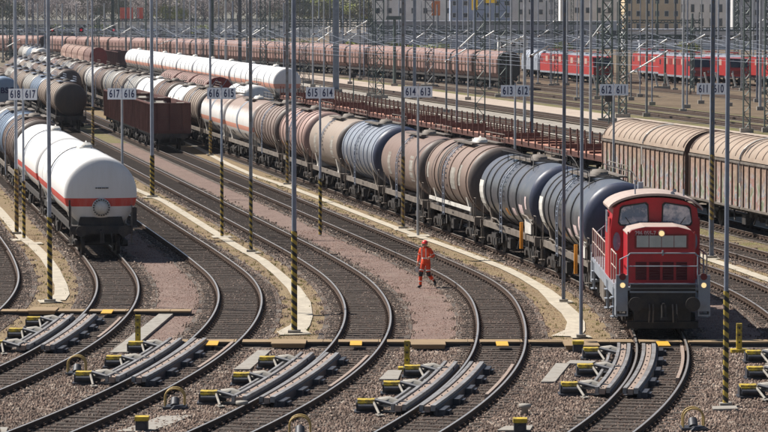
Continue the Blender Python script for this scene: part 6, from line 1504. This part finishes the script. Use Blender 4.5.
for row, Y in enumerate((1340, 1400, 1470)):
    x = -10 + row * 7
    while x < 378: spots.append((x + rt.uniform(-4, 4), Y + rt.uniform(-15, 15))); x += 15.5
for x in range(372, 800, 22): spots.append((x, 1250 + rt.uniform(-20, 20)))
spots.sort()
for i, (px, Y) in enumerate(spots):
    green = (155 < px < 185 or 305 < px < 365)
    v = TV[2] if green and rt.random() < .8 else TV[rt.choice([0, 1, 3, 0, 1])]; tcount[v[2]] = tcount.get(v[2], 0) + 1
    k = tcount[v[2]]; root = empty('tree', f'{v[2]} tree in the far row, {ORD[k - 1] if k <= 30 else ORD[k - 31] + " past the thirtieth"} such from the left', 'tree', 'far trees' , ((px - 384) / 3200 * Y, Y, -.3), rt.uniform(0, 6))
    sc_ = rt.uniform(.95, 1.35) * (1.15 if Y > 1390 else 1); root.scale = (sc_, sc_, sc_)
    for me in v[:2]: o = bpy.data.objects.new(me.name.split('.')[0], me); C.objects.link(o); o.parent = root
for i, (px, Y, lab) in enumerate(((412, 700, 'yellow-green bush above the hopper row, left one'), (426, 715, 'yellow-green bush above the hopper row, right one'), (440, 730, 'small bush right of the two above the hopper row'), (398, 760, 'bush behind the T-headed post'), (352, 780, 'bush below the green trees'), (300, 800, 'bush behind the broad grey column'), (268, 830, 'bush behind the masts over the gas train'), (562, 760, 'bush behind the leftmost red locomotive'), (690, 760, 'bush behind the red locomotives at right'), (60, 1235, 'bush at the foot of the white building, left'), (100, 1235, 'bush at the foot of the white building, middle'), (200, 1235, 'bush at the foot of the white building, right'))):
    v = TV[4]; root = empty('bush', lab, 'bush', 'far bushes', ((px - 384) / 3200 * Y, Y, -2.0), i * 1.3); root.scale = (.75, .75, .75) if Y < 1000 else (1.1, 1.1, 1.1)
    for me in v[:2]: o = bpy.data.objects.new(me.name.split('.')[0], me); C.objects.link(o); o.parent = root

# air between the camera and the far edge of the yard
m = bpy.data.materials.new('haze'); m.use_nodes = True; n = m.node_tree.nodes; n.remove(n['Principled BSDF']); pv = n.new('ShaderNodeVolumePrincipled')
pv.inputs['Color'].default_value = (.78, .85, .98, 1); pv.inputs['Density'].default_value = .00006; pv.inputs['Anisotropy'].default_value = .3
m.node_tree.links.new(pv.outputs[0], n['Material Output'].inputs['Volume']); M['haze'] = m
tag(MB().box((0, 1550, 19), (3200, 3160, 41)).build('haze', 'haze'), kind='stuff')
